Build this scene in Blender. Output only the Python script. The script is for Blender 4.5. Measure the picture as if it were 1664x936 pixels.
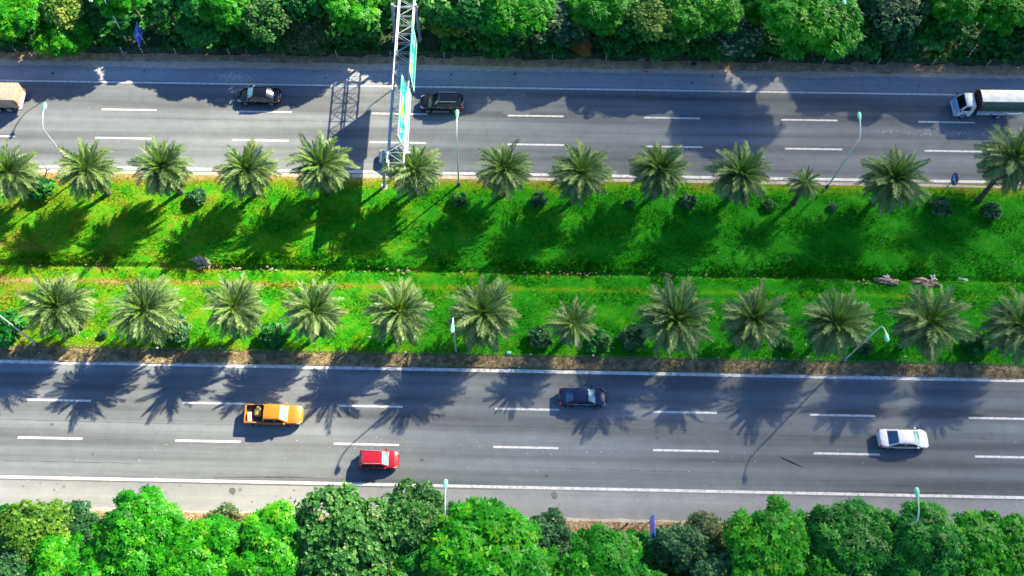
import bpy, bmesh, math, random
import numpy as np
from mathutils import Vector, Matrix, Euler

for o in list(bpy.data.objects):
    bpy.data.objects.remove(o)
SC = bpy.context.scene
COL = SC.collection
R = math.radians
random.seed(7)

# ------------------------------------------------------------------ camera
FPX, CX, PITCH, ROLL, YAW, HGT = 1496.0, 777.9, 66.27, 0.67, 1.84, 85.23
cam_d = bpy.data.cameras.new('camera')
cam_d.sensor_width = 36.0
cam_d.sensor_fit = 'HORIZONTAL'
cam_d.lens = FPX / 1664 * 36.0
cam_d.shift_x = (832 - CX) / 1664
cam_d.clip_end = 3000
cam_d.clip_start = 0.5
cam = bpy.data.objects.new('camera', cam_d)
COL.objects.link(cam)
th, ro, ya = R(PITCH), R(ROLL), R(YAW)
Rz = Matrix.Rotation(ya, 3, 'Z')
fw = Rz @ Vector((0, math.cos(th), -math.sin(th)))
rt = Rz @ Vector((1, 0, 0))
dn = Rz @ Vector((0, -math.sin(th), -math.cos(th)))
r2 = math.cos(ro) * rt + math.sin(ro) * dn
d2 = -math.sin(ro) * rt + math.cos(ro) * dn
M = Matrix(((r2.x, -d2.x, -fw.x), (r2.y, -d2.y, -fw.y), (r2.z, -d2.z, -fw.z))).to_4x4()
M.translation = Vector((0, 0, HGT))
cam.matrix_world = M
SC.camera = cam

# ------------------------------------------------------------------ light
SUN = Vector((1.06, 1.03, 1.0)).normalized()          # towards the sun
elev = math.asin(SUN.z)
azim = math.atan2(SUN.x, SUN.y)                       # from +Y towards +X
W = bpy.data.worlds.new('World')
SC.world = W
W.use_nodes = True
nt = W.node_tree
bg = nt.nodes['Background']
sky = nt.nodes.new('ShaderNodeTexSky')
sky.sky_type = 'NISHITA'
sky.sun_disc = False
sky.sun_elevation = elev
sky.sun_rotation = azim
sky.ozone_density = 6.0
sky.dust_density = 0.0
sky.altitude = 1500
nt.links.new(sky.outputs[0], bg.inputs[0])
bg.inputs[1].default_value = 0.098
sl = bpy.data.lights.new('sun', 'SUN')
sl.energy = 5.0
sl.angle = R(0.5)
sl.color = (1.0, 0.855, 0.60)
so = bpy.data.objects.new('sun', sl)
COL.objects.link(so)
so.rotation_euler = SUN.to_track_quat('Z', 'Y').to_euler()
so.location = SUN * 200
SC.view_settings.view_transform = 'Standard'
SC.view_settings.look = 'None'
SC.view_settings.exposure = 1.70
SC.view_settings.gamma = 1.0


# ------------------------------------------------------------------ helpers
def lin(c):
    return tuple(((x / 255) / 12.92 if x / 255 <= 0.04045 else ((x / 255 + 0.055) / 1.055) ** 2.4) for x in c)


def tag(o, label=None, cat=None, group=None, kind=None):
    if label: o['label'] = label
    if cat: o['category'] = cat
    if group: o['group'] = group
    if kind: o['kind'] = kind
    return o


def empty(name, loc=(0, 0, 0), rz=0.0, label=None, cat=None, group=None, kind=None):
    o = bpy.data.objects.new(name, None)
    o.empty_display_size = 0.3
    COL.objects.link(o)
    o.location = loc
    o.rotation_euler = (0, 0, rz)
    return tag(o, label, cat, group, kind)


def link_mesh(name, me, parent=None):
    o = bpy.data.objects.new(name, me)
    COL.objects.link(o)
    if parent: o.parent = parent
    return o


def copy_tree(o, parent=None):
    c = o.copy()
    COL.objects.link(c)
    if parent:
        c.parent = parent
    for ch in list(o.children):
        copy_tree(ch, c)
    return c


class MB:
    def __init__(s):
        s.v = []; s.f = []

    def add(s, vs, fs):
        n = len(s.v)
        s.v += [tuple(v) for v in vs]
        s.f += [tuple(i + n for i in f) for f in fs]

    def box(s, x0, x1, y0, y1, z0, z1, ch=0.0):
        if ch <= 0:
            vs = [(x, y, z) for z in (z0, z1) for y in (y0, y1) for x in (x0, x1)]
            s.add(vs, [(0, 2, 3, 1), (4, 5, 7, 6), (0, 1, 5, 4), (2, 6, 7, 3), (0, 4, 6, 2), (1, 3, 7, 5)])
            return
        bm = bmesh.new()
        bmesh.ops.create_cube(bm, size=1)
        for v in bm.verts:
            v.co = Vector(((x0 + x1) / 2 + v.co.x * (x1 - x0), (y0 + y1) / 2 + v.co.y * (y1 - y0), (z0 + z1) / 2 + v.co.z * (z1 - z0)))
        bmesh.ops.bevel(bm, geom=bm.edges[:], offset=ch, segments=2, affect='EDGES', profile=0.5)
        bm.verts.index_update()
        s.add([v.co[:] for v in bm.verts], [[v.index for v in f.verts] for f in bm.faces])
        bm.free()

    def tube(s, pts, rad, n=8, cap=True):
        pts = [Vector(p) for p in pts]
        if not hasattr(rad, '__len__'): rad = [rad] * len(pts)
        vs = []; fs = []
        up = Vector((0.13, 0.21, 1))
        for i, p in enumerate(pts):
            d = (pts[min(i + 1, len(pts) - 1)] - pts[max(i - 1, 0)]).normalized()
            u = d.cross(up)
            if u.length < 0.05: u = d.cross(Vector((1, 0, 0)))
            u.normalize(); w = d.cross(u)
            for k in range(n):
                a = 2 * math.pi * k / n
                vs.append(p + (u * math.cos(a) + w * math.sin(a)) * rad[i])
        for i in range(len(pts) - 1):
            for k in range(n):
                fs.append((i * n + k, i * n + (k + 1) % n, (i + 1) * n + (k + 1) % n, (i + 1) * n + k))
        if cap:
            fs.append(tuple(range(n - 1, -1, -1)))
            fs.append(tuple((len(pts) - 1) * n + k for k in range(n)))
        s.add(vs, fs)

    def loft(s, rings, closed=True, caps=True):
        n = len(rings[0]); vs = [p for r in rings for p in r]; fs = []
        for i in range(len(rings) - 1):
            for k in range(n if closed else n - 1):
                fs.append((i * n + k, i * n + (k + 1) % n, (i + 1) * n + (k + 1) % n, (i + 1) * n + k))
        if caps:
            fs.append(tuple(range(n - 1, -1, -1)))
            fs.append(tuple((len(rings) - 1) * n + k for k in range(n)))
        s.add(vs, fs)

    def prism(s, poly, thick, axis=(0, 0, 1)):
        a = Vector(axis) * thick
        n = len(poly)
        vs = [Vector(p) for p in poly] + [Vector(p) + a for p in poly]
        fs = [tuple(range(n - 1, -1, -1)), tuple(range(n, 2 * n))]
        fs += [(k, (k + 1) % n, n + (k + 1) % n, n + k) for k in range(n)]
        s.add(vs, fs)

    def build(s, name, mat, parent=None, smooth=None):
        me = bpy.data.meshes.new(name)
        me.from_pydata(s.v, [], s.f)
        bm = bmesh.new(); bm.from_mesh(me)
        bmesh.ops.recalc_face_normals(bm, faces=bm.faces[:])
        bm.to_mesh(me); bm.free()
        me.materials.append(mat)
        if smooth is not None:
            me.polygons.foreach_set('use_smooth', [True] * len(me.polygons))
            if smooth < 180:
                me.set_sharp_from_angle(angle=R(smooth))
        me.update()
        return link_mesh(name, me, parent)


# ------------------------------------------------------------------ materials
def newmat(name):
    m = bpy.data.materials.new(name)
    m.use_nodes = True
    t = m.node_tree
    return m, t, t.nodes['Principled BSDF'], t.nodes, t.links


def N(t, typ, **kw):
    n = t.nodes.new(typ)
    for k, v in kw.items():
        setattr(n, k, v)
    return n


def noise(t, vec, scale, detail=4, rough=0.55, vscale=None):
    n = N(t, 'ShaderNodeTexNoise')
    n.inputs['Scale'].default_value = scale
    n.inputs['Detail'].default_value = detail
    n.inputs['Roughness'].default_value = rough
    if vscale:
        m = N(t, 'ShaderNodeMapping')
        m.inputs['Scale'].default_value = vscale
        t.links.new(vec, m.inputs[0])
        vec = m.outputs[0]
    t.links.new(vec, n.inputs['Vector'])
    return n.outputs['Fac']


def ramp(t, fac, stops, interp='LINEAR'):
    r = N(t, 'ShaderNodeValToRGB')
    r.color_ramp.interpolation = interp
    els = r.color_ramp.elements
    while len(els) > 1: els.remove(els[-1])
    for i, (p, c) in enumerate(stops):
        e = els[0] if i == 0 else els.new(p)
        e.position = p
        e.color = (*c, 1) if len(c) == 3 else c
    t.links.new(fac, r.inputs[0])
    return r.outputs[0]


def g(v): return (v, v, v)


def mix(t, fac, a, b, blend='MIX'):
    n = N(t, 'ShaderNodeMix', data_type='RGBA', blend_type=blend)
    for sock, val in ((n.inputs[0], fac), (n.inputs[6], a), (n.inputs[7], b)):
        if hasattr(val, 'is_linked') or hasattr(val, 'node'):
            t.links.new(val, sock)
        elif isinstance(val, (int, float)):
            sock.default_value = val
        else:
            sock.default_value = (*val, 1)
    return n.outputs[2]


def math_(t, op, a, b=None):
    n = N(t, 'ShaderNodeMath', operation=op)
    for i, val in enumerate((a, b)):
        if val is None: continue
        if isinstance(val, (int, float)): n.inputs[i].default_value = val
        else: t.links.new(val, n.inputs[i])
    return n.outputs[0]


def obj_vec(t):
    return N(t, 'ShaderNodeTexCoord').outputs['Object']


def bump(t, bsdf, h, strength=0.3, dist=0.05):
    b = N(t, 'ShaderNodeBump')
    b.inputs['Strength'].default_value = strength
    b.inputs['Distance'].default_value = dist
    t.links.new(h, b.inputs['Height'])
    t.links.new(b.outputs[0], bsdf.inputs['Normal'])


def simple(name, col, rough=0.6, metal=0.0, var=0.12, scale=3.0, coat=0.0, spec=0.5):
    m, t, b, ns, L = newmat(name)
    v = obj_vec(t)
    n = noise(t, v, scale, 5)
    lo = tuple(c * (1 - var) for c in col); hi = tuple(min(1, c * (1 + var)) for c in col)
    L.new(ramp(t, n, [(0.3, lo), (0.7, hi)]), b.inputs['Base Color'])
    b.inputs['Roughness'].default_value = rough
    b.inputs['Metallic'].default_value = metal
    b.inputs['Coat Weight'].default_value = coat
    b.inputs['Coat Roughness'].default_value = 0.06
    b.inputs['Specular IOR Level'].default_value = spec
    return m


def asphalt(name, base, seed, streak=0.42, tint=(0.90, 1.03, 1.15)):
    m, t, b, ns, L = newmat(name)
    tc = obj_vec(t)
    mp = N(t, 'ShaderNodeMapping'); mp.inputs['Location'].default_value = (seed, seed * 2, 0)
    L.new(tc, mp.inputs[0]); v = mp.outputs[0]
    big = noise(t, v, 0.06, 4)
    lanes = noise(t, v, 1.0, 4, 0.5, (0.018, 0.55, 1))
    fine = noise(t, v, 1.0, 4, 0.6, (0.05, 3.2, 1))
    blot = noise(t, v, 0.7, 6, 0.7)
    grit = noise(t, v, 9.0, 3, 0.8)
    c = ramp(t, lanes, [(0.33, g(base * (1 - streak))), (0.66, g(base * (1 + streak * 0.7)))])
    c = mix(t, 1.0, c, ramp(t, fine, [(0.3, g(0.94)), (0.7, g(1.06))]), 'MULTIPLY')
    c = mix(t, 1.0, c, ramp(t, big, [(0.3, g(0.88)), (0.7, g(1.12))]), 'MULTIPLY')
    c = mix(t, 1.0, c, ramp(t, blot, [(0.25, g(0.86)), (0.5, g(1.0)), (0.8, g(1.14))]), 'MULTIPLY')
    c = mix(t, 1.0, c, ramp(t, grit, [(0.3, g(0.9)), (0.7, g(1.1))]), 'MULTIPLY')
    # oil spots and pale dust specks
    spots = noise(t, v, 0.9, 2, 0.4)
    c = mix(t, ramp(t, spots, [(0.74, g(0)), (0.80, g(0.55))]), c, g(base * 0.45))
    speck = noise(t, v, 3.3, 3, 0.7)
    c = mix(t, ramp(t, speck, [(0.72, g(0)), (0.78, g(0.6))]), c, g(0.42))
    c = mix(t, 1.0, c, tint, 'MULTIPLY')
    L.new(c, b.inputs['Base Color'])
    b.inputs['Roughness'].default_value = 0.85
    b.inputs['Specular IOR Level'].default_value = 0.3
    bump(t, b, grit, 0.35, 0.02)
    return m


def lawn_colour(t, v, tint=None):
    """turf colour from the place on the ground: dry patches, a worn line, straw near the carriageway edges"""
    L = t.links
    sep = N(t, 'ShaderNodeSeparateXYZ'); L.new(v, sep.inputs[0])
    X, Y = sep.outputs[0], sep.outputs[1]
    n1 = noise(t, v, 0.42, 6, 0.70)
    n2 = noise(t, v, 1.8, 5, 0.7)
    n3 = noise(t, v, 5.0, 4, 0.8)
    # left half drier; its warmer, brighter light is partly put into the colour
    gx = N(t, 'ShaderNodeMapRange'); gx.inputs[1].default_value = -55; gx.inputs[2].default_value = 22
    gx.inputs[3].default_value = 0.22; gx.inputs[4].default_value = -0.10
    L.new(X, gx.inputs[0])
    dry = math_(t, 'ADD', n1, gx.outputs[0])
    dry = math_(t, 'ADD', dry, math_(t, 'MULTIPLY', math_(t, 'SUBTRACT', n2, 0.5), 0.55))
    # dry line across the lawn and dry edges
    def band(y0, w, amp, wob=0.6):
        d = math_(t, 'ABSOLUTE', math_(t, 'SUBTRACT', Y, y0))
        d = math_(t, 'ADD', d, math_(t, 'MULTIPLY', math_(t, 'SUBTRACT', n2, 0.5), wob))
        mr = N(t, 'ShaderNodeMapRange'); mr.inputs[1].default_value = 0; mr.inputs[2].default_value = w
        mr.inputs[3].default_value = amp; mr.inputs[4].default_value = 0
        L.new(d, mr.inputs[0])
        return mr.outputs[0]
    dry = math_(t, 'ADD', dry, band(37.5, 0.5, 0.25, 0.8))
    dry = math_(t, 'ADD', dry, band(39.2, 0.7, 0.10, 0.9))
    dry = math_(t, 'ADD', dry, band(50.3, 2.0, 0.46, 2.2))
    dry = math_(t, 'ADD', dry, band(30.0, 1.3, 0.14, 1.5))
    col = ramp(t, dry, [(0.28, (0.012, 0.205, 0.005)), (0.45, (0.018, 0.245, 0.005)), (0.57, (0.045, 0.280, 0.005)),
                        (0.69, (0.115, 0.300, 0.006)), (0.82, (0.20, 0.23, 0.02)), (0.97, (0.34, 0.27, 0.11))])
    col = mix(t, 1.0, col, ramp(t, n3, [(0.3, g(0.80)), (0.7, g(1.20))]), 'MULTIPLY')
    return col


MAT = {}


def make_materials():
    MAT['asphalt'] = asphalt('asphalt', 0.165, 3)
    MAT['asphalt2'] = asphalt('asphalt_near', 0.158, 31)
    MAT['shoulder'] = asphalt('shoulder_concrete', 0.27, 57, 0.16, (0.94, 1, 1.06))
    MAT['shoulder_far'] = asphalt('shoulder_asphalt', 0.30, 77, 0.16, (0.92, 1, 1.10))
    # line paint, worn
    m, t, b, ns, L = newmat('line_paint')
    v = obj_vec(t)
    n = noise(t, v, 2.6, 7, 0.8)
    L.new(ramp(t, n, [(0.33, g(0.14)), (0.41, g(0.45)), (0.52, g(0.68)), (0.7, g(0.78))]), b.inputs['Base Color'])
    b.inputs['Roughness'].default_value = 0.7
    MAT['paint'] = m
    # lawn
    m, t, b, ns, L = newmat('lawn_turf')
    v = obj_vec(t)
    L.new(lawn_colour(t, v), b.inputs['Base Color'])
    b.inputs['Roughness'].default_value = 0.95
    b.inputs['Specular IOR Level'].default_value = 0.15
    bump(t, b, noise(t, v, 6.0, 4, 0.8), 0.8, 0.12)
    MAT['lawn'] = m
    m, t, b, ns, L = newmat('grass_blade')
    v = obj_vec(t)
    at = N(t, 'ShaderNodeAttribute'); at.attribute_name = 'tint'
    c = lawn_colour(t, v)
    c = mix(t, 1.0, c, ramp(t, at.outputs['Fac'], [(0, g(0.75)), (1, (1.45, 1.35, 1.2))]), 'MULTIPLY')
    L.new(c, b.inputs['Base Color'])
    b.inputs['Roughness'].default_value = 0.7
    b.inputs['Specular IOR Level'].default_value = 0.2
    tr = N(t, 'ShaderNodeBsdfTranslucent'); L.new(c, tr.inputs[0])
    mx = N(t, 'ShaderNodeMixShader'); mx.inputs[0].default_value = 0.35
    L.new(b.outputs[0], mx.inputs[1]); L.new(tr.outputs[0], mx.inputs[2])
    L.new(mx.outputs[0], ns['Material Output'].inputs[0])
    MAT['blade'] = m
    # dirt verge
    def dirt(name, stops, sc=0.9):
        m, t, b, ns, L = newmat(name)
        v = obj_vec(t)
        n = noise(t, v, sc, 7, 0.7)
        c = ramp(t, n, stops)
        c = mix(t, 1.0, c, ramp(t, noise(t, v, 7, 4, 0.8), [(0.3, g(0.6)), (0.7, g(1.4))]), 'MULTIPLY')
        L.new(c, b.inputs['Base Color'])
        b.inputs['Roughness'].default_value = 0.95
        bump(t, b, noise(t, v, 5, 5, 0.8), 0.8, 0.1)
        return m
    MAT['dirt'] = dirt('verge_dirt', [(0.3, (0.20, 0.13, 0.07)), (0.5, (0.42, 0.29, 0.17)), (0.7, (0.60, 0.46, 0.31))])
    MAT['strip'] = dirt('dry_grass_strip', [(0.30, (0.08, 0.064, 0.036)), (0.46, (0.22, 0.175, 0.09)), (0.58, (0.38, 0.30, 0.17)), (0.72, (0.55, 0.48, 0.37))], 1.3)
    MAT['sand'] = dirt('sand_spill', [(0.3, (0.42, 0.34, 0.27)), (0.7, (0.62, 0.54, 0.45))], 1.5)
    MAT['floor'] = dirt('forest_soil', [(0.35, (0.010, 0.030, 0.008)), (0.55, (0.022, 0.060, 0.014)), (0.75, (0.06, 0.07, 0.03))], 0.6)
    MAT['ground'] = dirt('ground_soil', [(0.3, (0.010, 0.05, 0.010)), (0.7, (0.03, 0.10, 0.02))], 0.25)
    MAT['stone'] = simple('stone', (0.26, 0.235, 0.21), 0.9, var=0.35, scale=4)
    MAT['debris'] = simple('dry_debris', (0.36, 0.26, 0.18), 0.95, var=0.3, scale=6)
    MAT['white_litter'] = simple('white_litter', (0.55, 0.55, 0.56), 0.6)
    # foliage
    def leaf(name, stops, transl=0.4, hue=0.0):
        m, t, b, ns, L = newmat(name)
        at = N(t, 'ShaderNodeAttribute'); at.attribute_name = 'tint'
        oi = N(t, 'ShaderNodeObjectInfo')
        f = math_(t, 'ADD', at.outputs['Fac'], math_(t, 'MULTIPLY', math_(t, 'SUBTRACT', oi.outputs['Random'], 0.5), hue))
        c = ramp(t, f, stops)
        L.new(c, b.inputs['Base Color'])
        b.inputs['Roughness'].default_value = 0.48
        b.inputs['Specular IOR Level'].default_value = 0.35
        tr = N(t, 'ShaderNodeBsdfTranslucent'); L.new(c, tr.inputs[0])
        mx = N(t, 'ShaderNodeMixShader'); mx.inputs[0].default_value = transl
        L.new(b.outputs[0], mx.inputs[1]); L.new(tr.outputs[0], mx.inputs[2])
        L.new(mx.outputs[0], ns['Material Output'].inputs[0])
        return m
    MAT['leafF'] = leaf('bright_leaf', [(0.0, (0.008, 0.16, 0.003)), (0.45, (0.022, 0.33, 0.004)), (0.84, (0.075, 0.46, 0.006)), (1.0, (0.20, 0.48, 0.012))], 0.5, 0.2)
    MAT['leafE'] = leaf('deep_leaf', [(0.0, (0.005, 0.10, 0.008)), (0.5, (0.011, 0.23, 0.010)), (0.9, (0.03, 0.36, 0.014)), (1.0, (0.16, 0.32, 0.03))], 0.4, 0.2)
    MAT['leafR'] = leaf('dull_leaf', [(0.0, (0.012, 0.08, 0.010)), (0.5, (0.030, 0.17, 0.022)), (0.85, (0.075, 0.27, 0.045)), (1.0, (0.20, 0.29, 0.09))], 0.3, 0.2)
    MAT['leafD'] = leaf('dark_leaf', [(0.0, (0.004, 0.07, 0.010)), (0.5, (0.010, 0.18, 0.016)), (0.88, (0.028, 0.29, 0.022)), (1.0, (0.12, 0.28, 0.06))], 0.3, 0.3)
    MAT['leafG'] = leaf('grey_green_leaf', [(0.0, (0.006, 0.06, 0.016)), (0.5, (0.018, 0.13, 0.032)), (0.85, (0.055, 0.22, 0.065)), (1.0, (0.22, 0.30, 0.14))], 0.3, 0.2)
    MAT['leafW'] = leaf('pale_tip_leaf', [(0.0, (0.006, 0.05, 0.02)), (0.55, (0.016, 0.10, 0.034)), (0.86, (0.03, 0.17, 0.045)), (0.91, (0.26, 0.36, 0.16)), (1.0, (0.46, 0.50, 0.28))], 0.3, 0.08)
    MAT['leafP'] = leaf('cream_leaf', [(0.0, (0.02, 0.14, 0.010)), (0.4, (0.07, 0.26, 0.015)), (0.62, (0.24, 0.37, 0.04)), (1.0, (0.46, 0.50, 0.13))], 0.3, 0.15)
    MAT['leafY'] = leaf('lime_leaf', [(0.0, (0.03, 0.13, 0.01)), (0.5, (0.09, 0.26, 0.015)), (1.0, (0.26, 0.38, 0.04))], 0.4, 0.2)
    MAT['leafO'] = leaf('orange_leaf', [(0.0, (0.20, 0.12, 0.02)), (0.4, (0.46, 0.17, 0.03)), (0.75, (0.55, 0.28, 0.06)), (1.0, (0.38, 0.40, 0.08))], 0.4, 0.1)
    MAT['leafS'] = leaf('dry_scrub_leaf', [(0.0, (0.02, 0.07, 0.015)), (0.6, (0.04, 0.15, 0.03)), (0.82, (0.12, 0.15, 0.05)), (1.0, (0.28, 0.20, 0.12))], 0.3, 0.2)
    MAT['frond'] = leaf('palm_frond', [(0.0, (0.035, 0.105, 0.025)), (0.5, (0.10, 0.205, 0.055)), (1.0, (0.29, 0.39, 0.13))], 0.2, 0.35)
    MAT['frond_young'] = leaf('young_palm_frond', [(0.0, (0.05, 0.15, 0.02)), (0.6, (0.10, 0.26, 0.03)), (1.0, (0.24, 0.36, 0.06))], 0.3, 0.3)
    MAT['frond_dead'] = leaf('dead_palm_frond', [(0.0, (0.10, 0.065, 0.03)), (0.5, (0.20, 0.13, 0.06)), (1.0, (0.32, 0.23, 0.12))], 0.15, 0.2)
    MAT['tar'] = simple('tar_seal', (0.055, 0.058, 0.066), 0.8, var=0.3, scale=2)
    MAT['stain2'] = simple('shoulder_stain', (0.16, 0.16, 0.15), 0.8, var=0.2, scale=2)
    MAT['stain'] = simple('oil_stain', (0.095, 0.098, 0.10), 0.8, var=0.25, scale=2)
    MAT['bark'] = simple('bark', (0.10, 0.075, 0.05), 0.95, var=0.4, scale=6)
    MAT['twig'] = simple('pale_twig', (0.24, 0.19, 0.15), 0.95, var=0.3, scale=6)
    MAT['fruit'] = simple('orange_fruit_stalk', (0.55, 0.16, 0.03), 0.7)
    # metals, paints
    MAT['galv'] = simple('galvanised_steel', (0.42, 0.46, 0.52), 0.5, 0.3, var=0.15, scale=2)
    MAT['pole'] = simple('lamp_pole_paint', (0.62, 0.64, 0.64), 0.45, 0.2, var=0.1)
    MAT['mint'] = simple('mint_lamp_housing', (0.17, 0.62, 0.36), 0.4, var=0.1)
    MAT['lens'] = simple('lamp_lens', (0.55, 0.6, 0.55), 0.15)
    MAT['sign_green'] = simple('sign_green', (0.012, 0.50, 0.33), 0.4, var=0.15)
    MAT['sign_white'] = simple('sign_white', (0.80, 0.84, 0.82), 0.5, var=0.05)
    MAT['sign_yellow'] = simple('sign_yellow', (0.80, 0.60, 0.04), 0.5, var=0.1)
    MAT['sign_blue'] = simple('sign_blue', (0.04, 0.10, 0.95), 0.4, var=0.15)
    MAT['sign_navy'] = simple('sign_dark_blue', (0.03, 0.10, 0.22), 0.4, var=0.15)
    MAT['red_band'] = simple('red_band', (0.42, 0.03, 0.02), 0.5)
    MAT['post'] = simple('concrete_post', (0.42, 0.41, 0.38), 0.9, var=0.2)
    MAT['post_dark'] = simple('weathered_post', (0.10, 0.09, 0.08), 0.9, var=0.3)
    MAT['wire'] = simple('fence_wire', (0.30, 0.31, 0.30), 0.6, 0.4)
    MAT['rust'] = simple('rusty_steel', (0.20, 0.09, 0.04), 0.9, var=0.5, scale=8)
    def paint(name, col, rough=0.22):
        m, t, b, ns, L = newmat(name)
        v = obj_vec(t)
        n = noise(t, v, 2.5, 5, 0.6)
        lo = tuple(c * 0.88 for c in col); hi = tuple(min(1, c * 1.06) for c in col)
        L.new(ramp(t, n, [(0.3, lo), (0.7, hi)]), b.inputs['Base Color'])
        L.new(ramp(t, noise(t, v, 6, 4), [(0.3, g(rough)), (0.7, g(rough + 0.05))]), b.inputs['Roughness'])
        b.inputs['Coat Weight'].default_value = 0.6
        b.inputs['Coat Roughness'].default_value = 0.08
        return m
    MAT['black'] = paint('black_paint', (0.003, 0.0035, 0.005), 0.08)
    MAT['orange'] = paint('orange_paint', (0.50, 0.185, 0.006), 0.35)
    MAT['red'] = paint('red_paint', (0.40, 0.006, 0.016), 0.35)
    MAT['navy'] = paint('navy_paint', (0.004, 0.009, 0.05), 0.12)
    MAT['white'] = paint('white_paint', (0.80, 0.80, 0.80), 0.4)
    MAT['silver'] = paint('silver_blue_paint', (0.16, 0.24, 0.30), 0.3)
    MAT['cab_blue'] = paint('light_blue_paint', (0.22, 0.50, 0.72), 0.35)
    def glass(name, col):
        m, t, b, ns, L = newmat(name)
        v = obj_vec(t)
        n = noise(t, v, 2.0, 3)
        L.new(ramp(t, n, [(0.35, tuple(c * 0.5 for c in col)), (0.65, col)]), b.inputs['Base Color'])
        b.inputs['Roughness'].default_value = 0.05
        b.inputs['Specular IOR Level'].default_value = 0.9
        b.inputs['Coat Weight'].default_value = 0.5
        return m
    MAT['glass_dark'] = glass('dark_glass', (0.012, 0.016, 0.02))
    MAT['glass_teal'] = glass('teal_sky_windscreen', (0.10, 0.30, 0.36))  # teal sky reflection is put into the base colour
    MAT['glass_blue'] = glass('blue_rear_glass', (0.02, 0.10, 0.20))
    MAT['glass_pale'] = glass('pale_sky_windscreen', (0.32, 0.52, 0.55))  # bright sky reflection painted in as a pale base colour
    MAT['tyre'] = simple('tyre_rubber', (0.018, 0.018, 0.02), 0.9)
    MAT['rim'] = simple('alloy_rim', (0.45, 0.46, 0.48), 0.35, 0.7)
    MAT['chrome'] = simple('bright_trim', (0.72, 0.73, 0.75), 0.25, 0.6)
    MAT['plastic'] = simple('black_plastic', (0.02, 0.02, 0.022), 0.6)
    MAT['headlamp'] = simple('headlamp_glass', (0.75, 0.78, 0.80), 0.12)
    MAT['taillamp'] = simple('tail_lamp', (0.48, 0.012, 0.012), 0.2)
    MAT['bedliner'] = simple('bed_liner', (0.05, 0.052, 0.055), 0.9)
    MAT['tarp_green'] = simple('green_tarpaulin', (0.035, 0.085, 0.065), 0.5, var=0.25, scale=2)
    MAT['tarp_pale'] = simple('pale_sheen_tarpaulin', (0.62, 0.66, 0.60), 0.55, var=0.25, scale=1.2)  # light reflected by the tarpaulin top is put into this colour
    MAT['panel_pale'] = simple('pale_truck_panel', (0.42, 0.50, 0.55), 0.5, var=0.1)
    MAT['panel_text'] = simple('blue_lettering', (0.05, 0.11, 0.35), 0.5)
    MAT['maroon'] = simple('maroon_bulkhead', (0.07, 0.02, 0.025), 0.7, var=0.3)
    MAT['beige'] = simple('beige_box', (0.36, 0.275, 0.215), 0.6, var=0.12, scale=1.5)
    MAT['cargo_yellow'] = simple('yellow_sack', (0.60, 0.38, 0.10), 0.8, var=0.3)
    MAT['cargo_cream'] = simple('cream_sack', (0.60, 0.46, 0.36), 0.8, var=0.2)


make_materials()


# ------------------------------------------------------------------ ground, roads
X0, X1 = -200.0, 200.0


def med_z(y, x=0.0):
    """section of the median: falls gently to a ditch line, small step, rises again"""
    pts = [(28.6, 0.0), (30.2, 0.06), (34, -0.02), (38.9, -0.22), (39.35, -0.40), (39.7, -0.05), (41, 0.0), (47, 0.1), (50.4, 0.02), (51, 0.0)]
    for (a, za), (b, zb) in zip(pts, pts[1:]):
        if a <= y <= b:
            return za + (zb - za) * (y - a) / (b - a)
    return 0.0


def grid_sheet(name, xs, ys, zf, mat, parent=None):
    nx, ny = len(xs), len(ys)
    v = [(x, y, zf(x, y)) for y in ys for x in xs]
    f = [(j * nx + i, j * nx + i + 1, (j + 1) * nx + i + 1, (j + 1) * nx + i) for j in range(ny - 1) for i in range(nx - 1)]
    me = bpy.data.meshes.new(name)
    me.from_pydata(v, [], f)
    me.polygons.foreach_set('use_smooth', [True] * len(f))
    me.materials.append(mat)
    me.update()
    return link_mesh(name, me, parent)


def frange(a, b, st):
    n = max(1, int(round((b - a) / st)))
    return [a + (b - a) * i / n for i in range(n + 1)]


def sheet(name, x0, x1, y0, y1, z, mat, parent=None):
    m = MB(); m.add([(x0, y0, z), (x1, y0, z), (x1, y1, z), (x0, y1, z)], [(0, 1, 2, 3)])
    return m.build(name, mat, parent)


def slab(name, x0, x1, y0, y1, z0, z1, mat):
    m = MB(); m.box(x0, x1, y0, y1, z0, z1)
    return m.build(name, mat)


gr = sheet('ground', -1500, 1500, -1500, 1500, -0.7, MAT['ground'])
tag(gr, kind='structure')
road_far = tag(slab('far_road', X0, X1, 50.35, 62.15, -0.5, 0.0, MAT['asphalt']), 'far carriageway of dark grey asphalt along the forest', kind='structure')
sh_far = tag(slab('far_shoulder', X0, X1, 62.15, 64.9, -0.5, -0.004, MAT['shoulder_far']), 'dusty shoulder of the far carriageway', kind='structure')
road_near = tag(slab('near_road', X0, X1, 17.15, 28.95, -0.5, 0.0, MAT['asphalt2']), 'near carriageway of grey asphalt with three lanes', kind='structure')
sh_near = tag(slab('near_shoulder', X0, X1, 14.2, 17.15, -0.5, -0.004, MAT['shoulder']), 'pale concrete shoulder of the near carriageway', kind='structure')


def hump(x, y, s=1.0):
    return 0.05 * s * (math.sin(x * 0.9 + y) + math.sin(x * 0.37 - y * 1.7) + math.sin(x * 2.3 + y * 2.9) * 0.5)


lawn = grid_sheet('median_lawn', frange(-110, 110, 0.5), frange(28.0, 51.2, 0.2),
                  lambda x, y: (med_z(y) + hump(x, y, 0.6) * min(1, max(0, (y - 30.2) / 2), max(0, (49.8 - y) / 2))) if 28.8 < y < 50.5 else -0.05, MAT['lawn'])
tag(lawn, kind='structure')


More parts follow.
